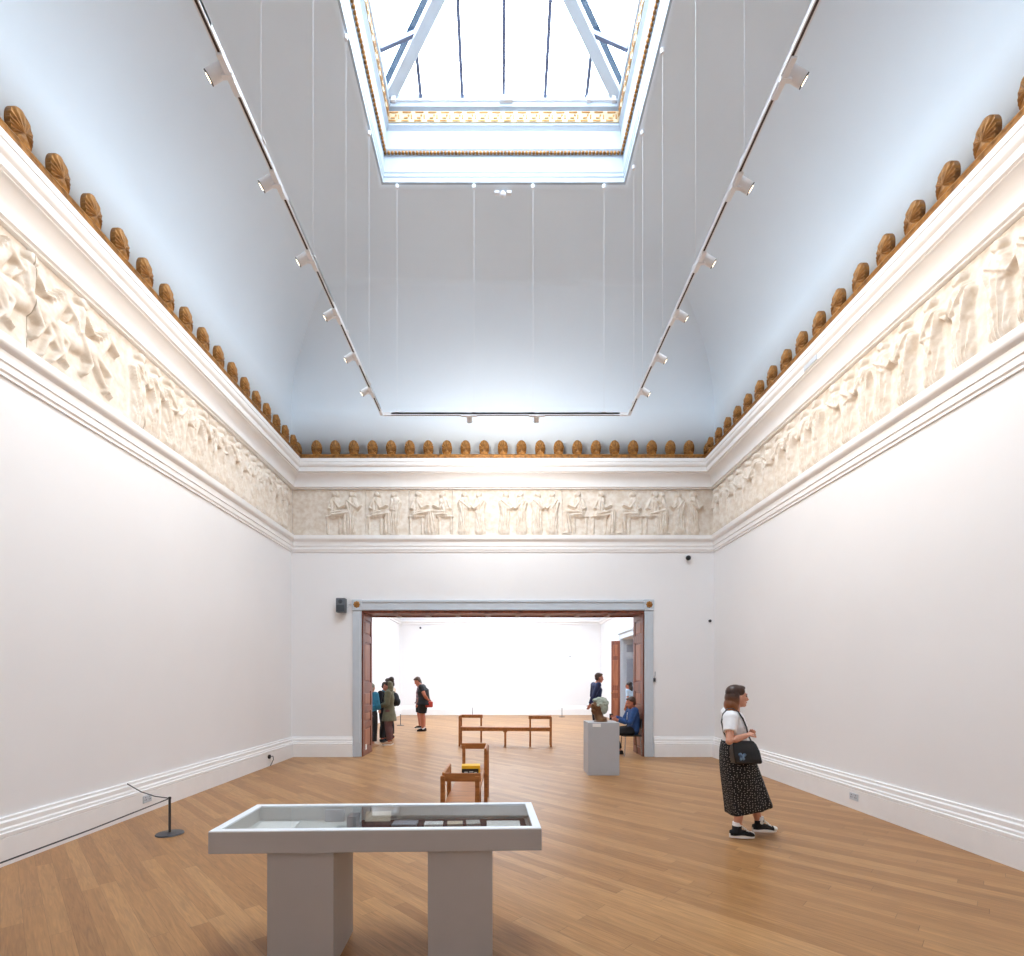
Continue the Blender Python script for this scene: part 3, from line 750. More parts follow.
def spot(x, y, rz, label, target, power, size=60, blend=.8, col=(1, .84, .68)):
    o = copy_tree(spot0) if used[0] else spot0
    used[0] = True; o.location = (x, y, TZ); o.rotation_euler = (0, 0, rz); tag(o, label, 'spotlight', 'spotlights on the ceiling track')
    ax = Vector((0, math.cos(math.radians(32)), -math.sin(math.radians(32)))); c = Vector((0, .06, .025))+ax*.15
    p = Matrix.Rotation(rz, 3, 'Z') @ c + Vector((x, y, TZ))
    ld = bpy.data.lights.new('spot_beam', 'SPOT'); ld.energy = power; ld.color = col; ld.spot_size = math.radians(size); ld.spot_blend = blend; ld.shadow_soft_size = .03
    lo = bpy.data.objects.new('spot_beam', ld); COL.objects.link(lo); lo.location = p
    lo.rotation_euler = (Vector(target)-p).to_track_quat('-Z', 'Y').to_euler()
SP = 21
for k in range(6):
    y = 7.66-.805*k
    spot(RLX, y, PI/2, f'white cylinder spotlight on the left track, {ORD[k]} from the back corner', (XL, y, 4.9), SP, 125, 1, (1, .90, .80))
for k in range(6):
    y = 7.68-.805*k; xr = RRX-(RBY-y)*.0165
    spot(xr, y, -PI/2, f'white cylinder spotlight on the right track, {ORD[k]} from the back corner', (XR, y, 4.9), SP*1.1, 125, 1, (1, .88, .76))
spot(-.517, RBY, 0, 'white cylinder spotlight on the left half of the back track rail', (-.3, YB, 5.9), 48, 130, 1, (1, .93, .86))
spot(.617, RBY, 0, 'white cylinder spotlight on the right half of the back track rail', (.5, YB, 5.9), 48, 130, 1, (1, .93, .86))

# suspension wires with anchor caps under the skylight frame
def wire(x, y, label, side):
    r = empty('suspension_wire', (x, y, TZ), 0, label, 'wire', f'suspension wires of the {side} track rail')
    top = 9.935
    bm = bmesh.new(); cyl(bm, (0, 0, .036), (0, 0, top-TZ-.02), .0016, seg=8); finish('cable', bm, 'wire', parent=r, smooth=60)
    bm = bmesh.new(); cyl(bm, (0, 0, top-TZ-.05), (0, 0, top-TZ), .022, .03, seg=14); finish('anchor_cap', bm, 'whitemetal', parent=r, smooth=40)
    bm = bmesh.new(); box(bm, -.028, .028, -.028, .028, .037, .056); finish('clip', bm, 'whitemetal', parent=r)
for k, px in enumerate((369, 346, 313, 261)):
    wire(RLX, 1.972*500/(500-px), f'thin white wire holding the left track, {ORD[k]} from the back corner', 'left')
for k, px in enumerate((632, 641, 662, 697, 748)):
    yw = min(8.1, 2.12*500/(px-500)); wire(RRX-(RBY-yw)*.0165, yw, f'thin white wire holding the right track, {ORD[k]} from the back corner', 'right')
for k, px in enumerate((397, 474, 533, 604)):
    wire((px-500)*RBY/500, RBY, f'thin white wire holding the back track, {ORD[k]} from its left end', 'back')

# ------------------------------------------------------------------ small fittings
def P(px, py, Y): return Vector(((px-500)*Y/500, Y, 1.7+(679-py)*Y/500))
r = empty('ceiling_sensor', (.05, 8.21, 9.90), 0, 'small white twin-headed sensor on the vault below the skylight', 'sensor')
r.location = (.05, 8.46, 9.90)
bm = bmesh.new(); ellip(bm, (0, 0, 0), (.055, .05, .05)); finish('dome', bm, 'whitemetal', parent=r, smooth=60)
for s in (-1, 1):
    bm = bmesh.new(); box(bm, s*.10-.045, s*.10+.045, -.03, .03, .0, .05); finish('lamp', bm, 'whitemetal', parent=r, bevel=.01)
p = P(687.5, 558, YB)
r = empty('security_camera', (p.x, YB, p.z), 0, 'tiny black dome camera on the back wall right of the doorway', 'camera')
bm = bmesh.new(); ellip(bm, (0, -.05, -.01), (.055, .055, .055)); finish('dome', bm, 'black', parent=r, smooth=60)
bm = bmesh.new(); box(bm, -.05, .05, -.03, 0, -.03, .06); finish('mount', bm, 'whitemetal', parent=r, bevel=.008)
p = P(340.3, 605, YB-.17)
r = empty('wall_speaker', (p.x, YB, p.z), 0, 'grey box speaker on the wall left of the doorway', 'speaker')
bm = bmesh.new(); box(bm, -.10, .10, -.17, -.03, -.155, .155); finish('cabinet', bm, 'speaker', parent=r, bevel=.012)
bm = bmesh.new(); box(bm, -.085, .085, -.178, -.165, -.135, .0); finish('grille', bm, 'speakergrille', parent=r)
bm = bmesh.new(); tube(bm, [(0, -.168, .08), (0, -.178, .08)], [.05, .04], seg=20); finish('tweeter', bm, 'speakergrille', parent=r)
bm = bmesh.new(); box(bm, -.03, .03, -.04, 0, -.06, .06); finish('bracket', bm, 'darkmetal', parent=r)
bm = bmesh.new(); tube(bm, [(.09, -.05, -.05), (.14, -.02, -.02), (.15, -.015, .03), (.22, -.012, .035)], .006, seg=8); finish('cable', bm, 'wire', parent=r, smooth=60)
p = P(655.5, 679, YB-.05)
r = empty('door_contact', (DX1+AW+.035, YB, 1.69), 0, 'small dark latch fitting on the wall beside the right door post', 'latch')
bm = bmesh.new(); box(bm, -.022, .022, -.035, 0, -.05, .03); finish('housing', bm, 'darkmetal', parent=r, bevel=.005)
bm = bmesh.new(); tube(bm, [(.0, -.02, .03), (.012, -.02, .09), (.014, -.015, .17)], .005, seg=8); finish('lead', bm, 'darkmetal', parent=r)
p = P(712, 621, YB)
bm = bmesh.new(); cyl(bm, (0, 0, 0), (0, -.03, 0), .03); tag(finish('wall_sensor', bm, 'darkmetal', loc=(p.x-.05, YB, p.z)), 'tiny dark sensor on the back wall close to the right corner', 'sensor')
def socket(x, y, z, rz, label, m='whitemetal'):
    r = empty('wall_socket', (x, y, z), rz, label, 'socket')
    bm = bmesh.new(); box(bm, -.075, .075, -.012, 0, -.045, .045); finish('plate', bm, 'plinth' if m == 'g' else 'greypaint', parent=r, bevel=.003)
    bm = bmesh.new()
    for s in (-1, 1):
        for dx, dz in ((0, .022), (-.012, -.008), (.012, -.008)): box(bm, s*.037+dx-.004, s*.037+dx+.004, -.0135, -.01, dz-.006, dz+.006)
    finish('pin_holes', bm, 'darkmetal', parent=r)
socket(XL+.08, 6.37, .175, PI/2, 'pale double socket on the left skirting behind the rope stand')
socket(XR-.08, 6.52, .165, -PI/2, 'pale double socket on the right skirting')
r = empty('cable_plug', (XL+.08, 9.72, .19), PI/2, 'black plug with a short cable on the left skirting near the back corner', 'plug')
bm = bmesh.new(); cyl(bm, (0, 0, 0), (0, -.035, 0), .04); finish('plug', bm, 'black', parent=r, bevel=.006)
bm = bmesh.new(); tube(bm, [(.02, -.03, 0), (.09, -.045, .0), (.10, -.05, -.07), (.03, -.05, -.13), (-.01, -.04, -.175)], .007, seg=8); finish('cable', bm, 'darkmetal', parent=r, smooth=60)
bm = bmesh.new(); box(bm, XR-.312, XR-.296, 6.72, 6.98, 6.155, 6.21)
bm.free()
bm = bmesh.new(); box(bm, XR-.302, XR-.283, 6.95, 7.25, 6.152, 6.218)
tag(finish('cornice_plate', bm, 'greypaint', bevel=.004), 'small blank plate fixed on the right wall cornice above the relief', 'plate')
bm = bmesh.new(); cyl(bm, (0, 0, 0), (0, -.05, 0), .045)
p = P(420.5, 628, FYB); tag(finish('far_camera', bm, 'black', loc=(p.x, FYB, p.z)), 'small black camera high on the far gallery end wall', 'camera')
bm = bmesh.new(); cyl(bm, (0, 0, 0), (0, -.04, 0), .03)
p = P(570, 656.5, FYB); tag(finish('thermostat', bm, 'greypanel', loc=(p.x, FYB, p.z)), 'tiny grey thermostat on the far gallery end wall', 'thermostat')

# ------------------------------------------------------------------ rope stands
def stand_mesh():
    r = empty('rope_stand', (0, 0, 0))
    bm = bmesh.new(); lathe(bm, [(.135, 0), (.138, .006), (.13, .016), (.03, .022), (.012, .024)], 32); finish('base', bm, 'darkmetal', parent=r, smooth=40)
    bm = bmesh.new(); cyl(bm, (0, 0, .02), (0, 0, .40), .0125); finish('post', bm, 'darkmetal', parent=r, smooth=40)
    bm = bmesh.new(); lathe(bm, [(.014, .385), (.0155, .39), (.0155, .404), (.010, .409)], 16); finish('cap', bm, 'black', parent=r, smooth=40)
    return r
s0_ = stand_mesh(); s0_.location = (-3.62, 5.48, 0); tag(s0_, 'low dark rope stand with round base near the left wall', 'rope stand', 'rope stands')
s1_ = copy_tree(s0_); s1_.location = (-3.60, 2.2, 0); tag(s1_, 'low dark rope stand with round base nearest the left front', 'rope stand', 'rope stands')
for px, py, Y, lb in ((400.5, 725, 18.3, 'thin low rope stand on the floor between the left group and the man in black'),
                      (472.5, 716, 22.6, 'thin low rope stand by the far wall seen above the far bench'),
                      (562, 716.5, 22.4, 'thin low rope stand by the far wall left of the navy man')):
    o = copy_tree(s0_); o.location = ((px-500)*Y/500, Y, 0); tag(o, lb, 'rope stand', 'rope stands')
bm = bmesh.new(); tube(bm, [(-3.62, 5.48, .392), (-3.9, 5.65, .375), (-4.2, 5.85, .38), (XL+.05, 6.08, .425)], .0065, seg=8)
tag(finish('barrier_cord', bm, 'darkmetal', smooth=60), 'dark cord from the rope stand to the left wall', 'cord')
bm = bmesh.new(); tube(bm, [(-3.62, 5.48, .392), (-3.61, 4.4, .372), (-3.605, 3.3, .372), (-3.60, 2.2, .392)], .0065, seg=8)
tag(finish('barrier_cord', bm, 'darkmetal', smooth=60), 'dark cord stretched along the left wall towards the front', 'cord')

# ------------------------------------------------------------------ glass topped display case
cs = empty('display_case', (-.725, 3.21, 0), math.radians(1.9), 'grey table display case with a glass top on two square plinths', 'display case')
CW, CD, CT, TH = .960, .312, .82, .125        # half width, half depth, top height, thickness
bm = bmesh.new()
B0 = CT-TH
box(bm, -CW, CW, -CD, -CD+.03, B0, CT); box(bm, -CW, CW, CD-.03, CD, B0, CT)
box(bm, -CW, -CW+.03, -CD+.03, CD-.03, B0, CT); box(bm, CW-.03, CW, -CD+.03, CD-.03, B0, CT)
box(bm, -CW+.03, CW-.03, -CD+.03, CD-.03, B0, B0+.02)
finish('case_body', bm, 'plinth', parent=cs, bevel=.003)
bm = bmesh.new()
q = .05
for a in ((-CW+.002, CW-.002, -CD+.002, -CD+q), (-CW+.002, CW-.002, CD-q, CD-.002), (-CW+.002, -CW+q, -CD+q, CD-q), (CW-q, CW-.002, -CD+q, CD-q)):
    box(bm, *a, CT-.006, CT+.006)
finish('top_frame', bm, 'casewhite', parent=cs, bevel=.002)
bm = bmesh.new(); box(bm, -CW+q-.01, CW-q+.01, -CD+q-.01, CD-q+.01, CT-.004, CT+.001); finish('glass_top', bm, 'caseglass', parent=cs)
bm = bmesh.new(); box(bm, -CW+.031, CW-.031, -CD+.031, CD-.031, B0+.02, B0+.028)
box(bm, -CW+.031, CW-.031, CD-.036, CD-.031, B0+.028, CT-.008); box(bm, -CW+.031, -CW+.036, -CD+.031, CD-.036, B0+.028, CT-.008); box(bm, CW-.036, CW-.031, -CD+.031, CD-.036, B0+.028, CT-.008)
finish('lining', bm, 'caselining', parent=cs)
for x0, x1 in ((-.645, -.26), (.29, .672)):
    bm = bmesh.new(); box(bm, x0, x1, -.27, .17, .0, B0); finish('plinth', bm, 'plinth', parent=cs, bevel=.003)
Z0 = B0+.028
CM = cs.matrix_basis.copy(); CM = Matrix.Translation(cs.location) @ Matrix.Rotation(cs.rotation_euler.z, 4, 'Z')
def incase(name, m, label, cat, group, boxes, u, v, z=Z0, rz=0, tilt=0, bevel=0):
    """an item lying in the case: boxes around its own origin"""
    bm = bmesh.new()
    for b in boxes: box(bm, *b)
    o = finish(name, bm, m, bevel=bevel)
    o.matrix_basis = CM @ Matrix.Translation((u, v, z)) @ Matrix.Rotation(rz, 4, 'Z') @ Matrix.Rotation(tilt, 4, 'X')
    return tag(o, label, cat, group)
incase('cloth_board', 'maroon', 'dark maroon cloth board lying in the right of the display case', 'board', None, [(-.555, .555, -.20, .19, 0, .012)], .345, .03)
incase('document', 'paper', 'large white sheet lying at the left end of the display case', 'document', 'papers in the display case', [(-.125, .125, -.09, .09, 0, .006)], -.73, .06, Z0+.012, tilt=.10)
incase('caption_card', 'paper', 'white caption card in the right front corner of the display case', 'card', 'papers in the display case', [(-.11, .11, -.05, .05, 0, .006)], .75, .08, Z0+.013, tilt=.12)
for k, (u, v, w, d, mm, lb) in enumerate(((.10, .10, .08, .05, 'greypanel', 'grey booklet on the maroon board, nearest the standing book'), (.29, .085, .06, .04, 'paper', 'small white booklet, second along the maroon board'),
                                         (.43, .09, .05, .035, 'creampaper', 'small cream booklet, third along the maroon board'), (.55, .10, .045, .045, 'caselining', 'small pale grey booklet beside the caption card'))):
    incase('booklet', mm, lb, 'booklet', 'booklets on the maroon board', [(-w, w, -d, d, 0, .014)], u, v, Z0+.013, rz=.05*(k-1))
incase('dark_book', 'maroon', 'dark standing book upright in the middle of the display case', 'book', None, [(-.03, .03, -.012, .10, 0, .074)], -.245, .08)
incase('grey_slab', 'greypanel', 'grey upright card left of the dark standing book in the display case', 'card', None, [(-.065, .065, -.012, .012, 0, .082)], -.40, .24, bevel=.002)
incase('open_book', 'creampaper', 'cream open book leaning at the back of the display case', 'book', None, [(-.085, .085, 0, .075, 0, .012)], -.10, .19, Z0+.002, tilt=.95)

# ------------------------------------------------------------------ benches
def make_bench():
    r = empty('gallery_bench', (0, 0, 0))
    L, D, SH, T = 2.28, .315, .485, .045
    def post(x, y, z1):
        bm = bmesh.new(); box(bm, x-.0225, x+.0225, y-.0225, y+.0225, 0, z1); finish('leg', bm, 'benchwood', parent=r, bevel=.006)
    bm = bmesh.new(); box(bm, -L/2, L/2, -D/2, D/2, SH-T+.005, SH); finish('seat', bm, 'benchwood', parent=r, bevel=.008)
    bm = bmesh.new()
    box(bm, -L/2+.02, L/2-.02, -D/2+.012, -D/2+.034, SH-.10, SH-T+.006); box(bm, -L/2+.02, L/2-.02, D/2-.034, D/2-.012, SH-.10, SH-T+.006)
    box(bm, -L/2+.012, -L/2+.034, -D/2+.03, D/2-.03, SH-.10, SH-T+.006); box(bm, L/2-.034, L/2-.012, -D/2+.03, D/2-.03, SH-.10, SH-T+.006)
    finish('apron', bm, 'benchwood', parent=r, bevel=.004)
    e = .012; RL = .52
    # backs wrap one long side and one end, at diagonally opposite corners
    for s in (1, -1):
        X, Y = -s*(L/2+e), s*(D/2+e)
        post(X, Y, .75); post(X, -Y, .75); post(X+s*RL, Y, .75)
        post(X+s*(RL+.0), -Y+s*.04, SH-T) if False else None
        bm = bmesh.new()
        # curved top rail: from the end of the long side, round the corner, along the end
        path = [Vector((X+s*(RL+.04), Y, 0)), Vector((X+s*.05, Y, 0))]
        for k in range(1, 6):
            a = k/6*PI/2
            path.append(Vector((X+s*(.05-.05*math.sin(a)), Y-s*(.05*(1-math.cos(a))), 0)))
        path += [Vector((X, Y-s*.07, 0)), Vector((X, -Y-s*.035, 0))]
        V = []
        for i, p in enumerate(path):
            a = path[max(0, i-1)]; b = path[min(len(path)-1, i+1)]
            t = (b-a).normalized(); n = Vector((-t.y, t.x, 0))
            V.append([bm.verts.new((p.x+n.x*o, p.y+n.y*o, z)) for o, z in ((-.016, .695), (.016, .695), (.019, .775), (-.013, .78))])
        for A, B in zip(V, V[1:]):
            for k in range(4): bm.faces.new((A[k], A[(k+1) % 4], B[(k+1) % 4], B[k]))
        bm.faces.new(V[0]); bm.faces.new(list(reversed(V[-1])))
        finish('back_rail', bm, 'benchwood', parent=r, smooth=35, bevel=.006)
    for x, y in ((L/2-.5, D/2-.04), (-L/2+.5, -D/2+.04)): post(x, y, SH-.10+.02) if False else None
    bm = bmesh.new(); box(bm, -.0225, .0225, -D/2+.015, -D/2+.06, 0, SH-.09); finish('leg', bm, 'benchwood', parent=r, bevel=.006)
    bm = bmesh.new(); box(bm, -.0225, .0225, D/2-.06, D/2-.015, 0, SH-.09); finish('leg', bm, 'benchwood', parent=r, bevel=.006)
    bm = bmesh.new(); box(bm, -.05, .05, -D/2+.02, D/2-.02, SH-.13, SH-.09); finish('cross_rail', bm, 'benchwood', parent=r, bevel=.004)
    return r
b0 = make_bench(); b0.location = (.135, 12.75, 0); b0.rotation_euler = (0, 0, math.radians(-3)); tag(b0, 'long brown wooden bench with two corner backs standing across the far gallery', 'bench', 'wooden benches')
b1 = copy_tree(b0); b1.location = (-.372, 6.06, 0); b1.rotation_euler = (0, 0, math.radians(89)); tag(b1, 'brown wooden bench pointing away behind the display case with a yellow box on it', 'bench', 'wooden benches')
r = empty('leaflet_box', (-.365, 6.30, .485), math.radians(2), 'yellow and black box lying on the nearer bench seat', 'box')
bm = bmesh.new(); box(bm, -.115, .115, -.08, .08, 0, .135); finish('carton', bm, 'yellow', parent=r, bevel=.003)
bm = bmesh.new(); box(bm, -.113, .095, -.083, -.079, .004, .098); fp = finish('front_panel', bm, 'black', parent=r)
bm = bmesh.new()
for a, b_, z in ((-.08, -.04, .05), (-.02, .03, .055), (.045, .075, .045), (-.07, -.01, .026), (.01, .06, .024)): box(bm, a, b_, -.0845, -.0825, z, z+.012)
finish('print', bm, 'caselining', parent=fp)

# ------------------------------------------------------------------ pedestal and bust
pd = empty('pedestal', (1.83, 9.06, 0), 0, 'pale grey square pedestal carrying the bust near the doorway', 'pedestal')
bm = bmesh.new(); box(bm, -.275, .275, -.25, .25, 0, .93); finish('body', bm, 'pedestal', parent=pd, bevel=.004)
bm = bmesh.new(); box(bm, -.20, -.055, -.256, -.25, .855, .915); finish('label_card', bm, 'paper', parent=pd)
bu = empty('portrait_bust', (1.80, 9.06, .93), PI, 'brown bronze bust with a grey green mass of hair on the grey pedestal', 'bust')
bm = bmesh.new()
tube(bm, [(-.02, 0, 0), (-.02, 0, .035), (.0, 0, .06), (.015, 0, .12), (.02, 0, .2)], [(.11, .13), (.105, .12), (.09, .085), (.075, .08), (.075, .08)])
ellip(bm, (.03, 0, .27), (.105, .085, .12)); ellip(bm, (.075, 0, .20), (.065, .06, .075)); ellip(bm, (.085, 0, .155), (.045, .04, .035))
tube(bm, [(.13, 0, .30), (.155, 0, .245)], [.014, .022]); ellip(bm, (.135, 0, .20), (.016, .03, .012)); ellip(bm, (.135, 0, .18), (.014, .026, .01))
ellip(bm, (.115, 0, .315), (.03, .07, .018))
for s in (-1, 1): ellip(bm, (.02, s*.085, .25), (.025, .012, .04))
fuse('head', bm, 'bronze', bu, .006, 3)
bm = bmesh.new(); rn = random.Random(5)
ellip(bm, (-.03, 0, .325), (.125, .105, .115)); ellip(bm, (-.075, 0, .25), (.085, .1, .12)); ellip(bm, (.065, 0, .385), (.06, .075, .035))
for k in range(70):
    a = rn.uniform(0, 2*PI); b_ = rn.uniform(-.3, 1.3)
    p = Vector((-.03+.125*math.cos(a)*math.cos(b_), .105*math.sin(a)*math.cos(b_), .32+.115*math.sin(b_)))
    if p.x > .05 and p.z < .38: continue
    ellip(bm, p, (.022, .02, .018), seg=8, rings=6)
fuse('hair', bm, 'verdigris', bu, .006, 2)
bm = bmesh.new(); lathe(bm, [(.125, 0), (.125, .012), (.11, .02)], 24, (-.02, 0, 0)); finish('foot', bm, 'bronze', parent=bu, smooth=40)

# ------------------------------------------------------------------ people
def V3(*a): return Vector(a)
def hand(bm, w, d, n, k=1., curl=.5, side=1):
    """palm, four fingers, thumb; d = direction of the hand, n = palm normal"""
    d = Vector(d).normalized(); n = Vector(n); n = (n-d*n.dot(d)).normalized(); a = d.cross(n)*side
    w = Vector(w)
    tube(bm, [w-d*.015*k, w+d*.02*k, w+d*.06*k, w+d*.088*k], [(.02*k, .02*k), (.03*k, .017*k), (.04*k, .015*k), (.038*k, .012*k)], ref=n, seg=14)
    for off, ln in ((.03, .068), (.0105, .078), (-.0095, .073), (-.028, .058)):
        p = w+d*.084*k+a*off*k; ang = 0; pts = [p]; q = p
        for f in (.45, .32, .23):
            ang += curl*(.7 if f == .45 else .9)
            q = q+(d*math.cos(ang)+n*math.sin(ang))*ln*f*k; pts.append(q)
        tube(bm, pts, [.0092*k, .0088*k, .008*k, .0065*k], seg=8, ref=n)
    p = w+d*.022*k+a*.028*k
    tube(bm, [p, p+(d*.6+a*.6+n*.3)*.035*k, p+(d*.9+a*.55+n*.45)*.062*k], [.0125*k, .0105*k, .008*k], seg=8, ref=n)

def head(bm, c, k, R):
    def e(p, r): ellip(bm, Vector(c)+R @ (Vector(p)*k), [v*k for v in r], R)
    e((-.012, 0, .035), (.098, .076, .096)); e((.02, 0, -.025), (.075, .064, .09)); e((.04, 0, -.075), (.052, .05, .042)); e((.07, 0, -.096), (.024, .026, .021))
    e((.06, 0, .025), (.036, .056, .03)); e((.082, 0, -.066), (.014, .024, .012))
    for s in (-1, 1): e((.062, s*.036, -.025), (.03, .024, .024)); e((-.005, s*.076, -.012), (.021, .009, .032)); e((.088, s*.03, .03), (.012, .022, .008))
    q = lambda *p: Vector(c)+R @ (Vector(p)*k)
    tube(bm, [q(.088, 0, .015), q(.105, 0, -.012), q(.116, 0, -.034), q(.098, 0, -.046)], [.009*k, .011*k, .0145*k, .011*k], seg=10)

def std(H):
    k = H/1.72
    J = dict(pel=V3(0, 0, .95), waist=V3(.01, 0, 1.10), chest=V3(.0, 0, 1.28), upper=V3(-.005, 0, 1.40), neck=V3(0, 0, 1.475), head=V3(.03, 0, 1.60))
    for s, n in ((-1, 'R'), (1, 'L')):
        J['s'+n] = V3(-.005, s*.185, 1.415); J['e'+n] = V3(-.03, s*.235, 1.13); J['w'+n] = V3(.05, s*.23, .88)
        J['h'+n] = V3(0, s*.09, .93); J['k'+n] = V3(.02, s*.095, .50); J['a'+n] = V3(-.02, s*.10, .085)
    for q in J: J[q] = J[q]*k
    return J, k

class Person:
    def __init__(s, label, loc, rz, H, over=None, pitch=0, yaw=0, voxel=.009, bulk=1., skin='skin', group=None, curl=.5, palm=(0, 0, 0), headk=1., hair=None):
        s.r = empty('person', loc, rz, label, 'person', group)
        s.J, s.k = std(H); s.b = bulk; s.vx = voxel; s.hk = s.k*headk
        for q, v in (over or {}).items(): s.J[q] = Vector(v)
        s.R = (Matrix.Rotation(yaw, 3, 'Z') @ Matrix.Rotation(pitch, 3, 'Y'))
        s.skin = skin; s.curl = curl
        J, k, b = s.J, s.k, bulk
        bm = bmesh.new()
        s.torso(bm, 0)
        tube(bm, [J['upper'], J['neck'], J['head']-V3(.02, 0, .05)*k], [.07*k, .054*k, .05*k])
        for n in 'RL': s.arm(bm, n, 0, 1); s.leg(bm, n, 0, 1)
        for n in 'RL':
            sd = -1 if n == 'R' else 1
            d = (J['w'+n]-J['e'+n]).normalized() if 'd'+n not in J else J['d'+n]
            nn = J.get('n'+n, Vector((0, -sd, 0)))
            hand(bm, J['w'+n], d, nn, k*.98, curl, sd)
            t = J.get('t'+n, V3(1, sd*.12, 0)).normalized()
            a = J['a'+n]; tube(bm, [a+V3(0, 0, -.03)*k-t*.05*k, a+t*.04*k-V3(0, 0, .04)*k, a+t*.15*k-V3(0, 0, .06)*k], [(.035*k, .035*k), (.036*k, .034*k), (.034*k, .018*k)])
        head(bm, J['head'], s.hk, s.R)
        fuse('body', bm, skin, s.r, voxel, 3)
        bm = bmesh.new()
        for sd in (-1, 1):
            ellip(bm, J['head']+s.R @ (V3(.087, sd*.031, .008)*s.hk), [v*s.hk for v in (.010, .014, .008)], s.R, 10, 8)
        finish('eyes', bm, 'eye', parent=s.r, smooth=60)
        bm = bmesh.new(); ellip(bm, J['head']+s.R @ (V3(.0955, 0, -.068)*s.hk), [v*s.hk for v in (.006, .022, .0075)], s.R, 12, 8)
        finish('lips', bm, 'lips', parent=s.r, smooth=60)
    def torso(s, bm, g, z_from=None, b=None):
        J, k = s.J, s.k; b = s.b
        p = J['pel']
        tube(bm, [p-V3(0, 0, .10)*k, p-V3(0, 0, .02)*k, (p+J['waist'])/2, J['waist'], J['chest'], J['upper'], J['upper'].lerp(J['neck'], .62)],
             [(.11*k*b+g, .085*k*b+g), (.158*k*b+g, .112*k*b+g), (.15*k*b+g, .108*k*b+g), (.135*k*b+g, .10*k*b+g), (.152*k*b+g, .112*k*b+g), (.125*k+g, .085*k+g), (.082*k+g*.5, .066*k+g*.5)], seg=20)
    def arm(s, bm, n, g, t, cap=.0):
        J, k = s.J, s.k; a, e, w = J['s'+n], J['e'+n], J['w'+n]
        pts = [a, a.lerp(e, .5), e, e.lerp(w, .35), w]; rad = [.058*k, .048*k, .040*k, .041*k, .027*k]
        ts = [0, .25, .5, .68, 1]
        P_, R_ = [], []
        for i in range(5):
            if ts[i] <= t: P_.append(pts[i]); R_.append(rad[i]*s.b**.5+g)
            else:
                f = (t-ts[i-1])/(ts[i]-ts[i-1])
                if f > .02: P_.append(pts[i-1].lerp(pts[i], f)); R_.append(rad[i-1]+(rad[i]-rad[i-1])*f+g)
                break
        tube(bm, P_, R_, seg=16); ellip(bm, a, [.06*k+g]*3); 
        if t > .5: ellip(bm, e, [.041*k+g]*3, seg=12, rings=8)
        tube(bm, [J['upper']*.7+J['chest']*.3, a], [.075*k+g, .055*k+g], seg=14)
    def leg(s, bm, n, g, t, r1=0):
        J, k = s.J, s.k; h, kn, a = J['h'+n], J['k'+n], J['a'+n]
        back = (kn-(h+a)/2); 
        pts = [h, h.lerp(kn, .45), kn, kn.lerp(a, .33)-V3(.012, 0, 0)*k, a]; rad = [.095*k, .082*k, .058*k, .057*k, .036*k]
        ts = [0, .25, .5, .66, 1]; P_, R_ = [], []
        for i in range(5):
            gg = g+r1*ts[i]
            if ts[i] <= t: P_.append(pts[i]); R_.append(rad[i]*s.b**.5+gg)
            else:
                f = (t-ts[i-1])/(ts[i]-ts[i-1])
                if f > .02: P_.append(pts[i-1].lerp(pts[i], f)); R_.append(rad[i-1]+(rad[i]-rad[i-1])*f+gg)
                break
        tube(bm, P_, R_, seg=16); ellip(bm, h, [.09*k+g]*3)
        if t > .5: ellip(bm, kn, [.058*k+g+r1*.5]*3, seg=12, rings=8)
    def top(s, name, m, sleeve=.22, g=.016, hem=None, flare=.03, shoulder=True):
        bm = bmesh.new(); s.torso(bm, g)
        J, k = s.J, s.k
        if hem is not None:
            p = J['pel']; z = hem
            tube(bm, [V3(p.x, p.y, z), V3(p.x, p.y, z+.02), p*.5+V3(p.x, p.y, z)*.5, p, J['waist']],
                 [(.17*k*s.b+g+flare, .135*k*s.b+g+flare)]*2+[(.168*k*s.b+g+flare*.6, .13*k*s.b+g+flare*.6), (.16*k*s.b+g, .118*k*s.b+g), (.137*k*s.b+g, .104*k*s.b+g)], seg=20)
        for n in 'RL': s.arm(bm, n, g, sleeve)
        return fuse(name, bm, m, s.r, s.vx, 3)
    def trousers(s, name, m, t=.97, g=.014, r1=.018):
        bm = bmesh.new(); J, k = s.J, s.k; p = J['pel']
        up = (J['waist']-p).normalized()
        tube(bm, [p-up*.09*k, p-up*.02*k, p+up*.11*k], [(.12*k*s.b+g, .10*k*s.b+g), (.16*k*s.b+g, .116*k*s.b+g), (.14*k*s.b+g, .104*k*s.b+g)], seg=20)
        for n in 'RL': s.leg(bm, n, g, t, r1)
        return fuse(name, bm, m, s.r, s.vx, 3)
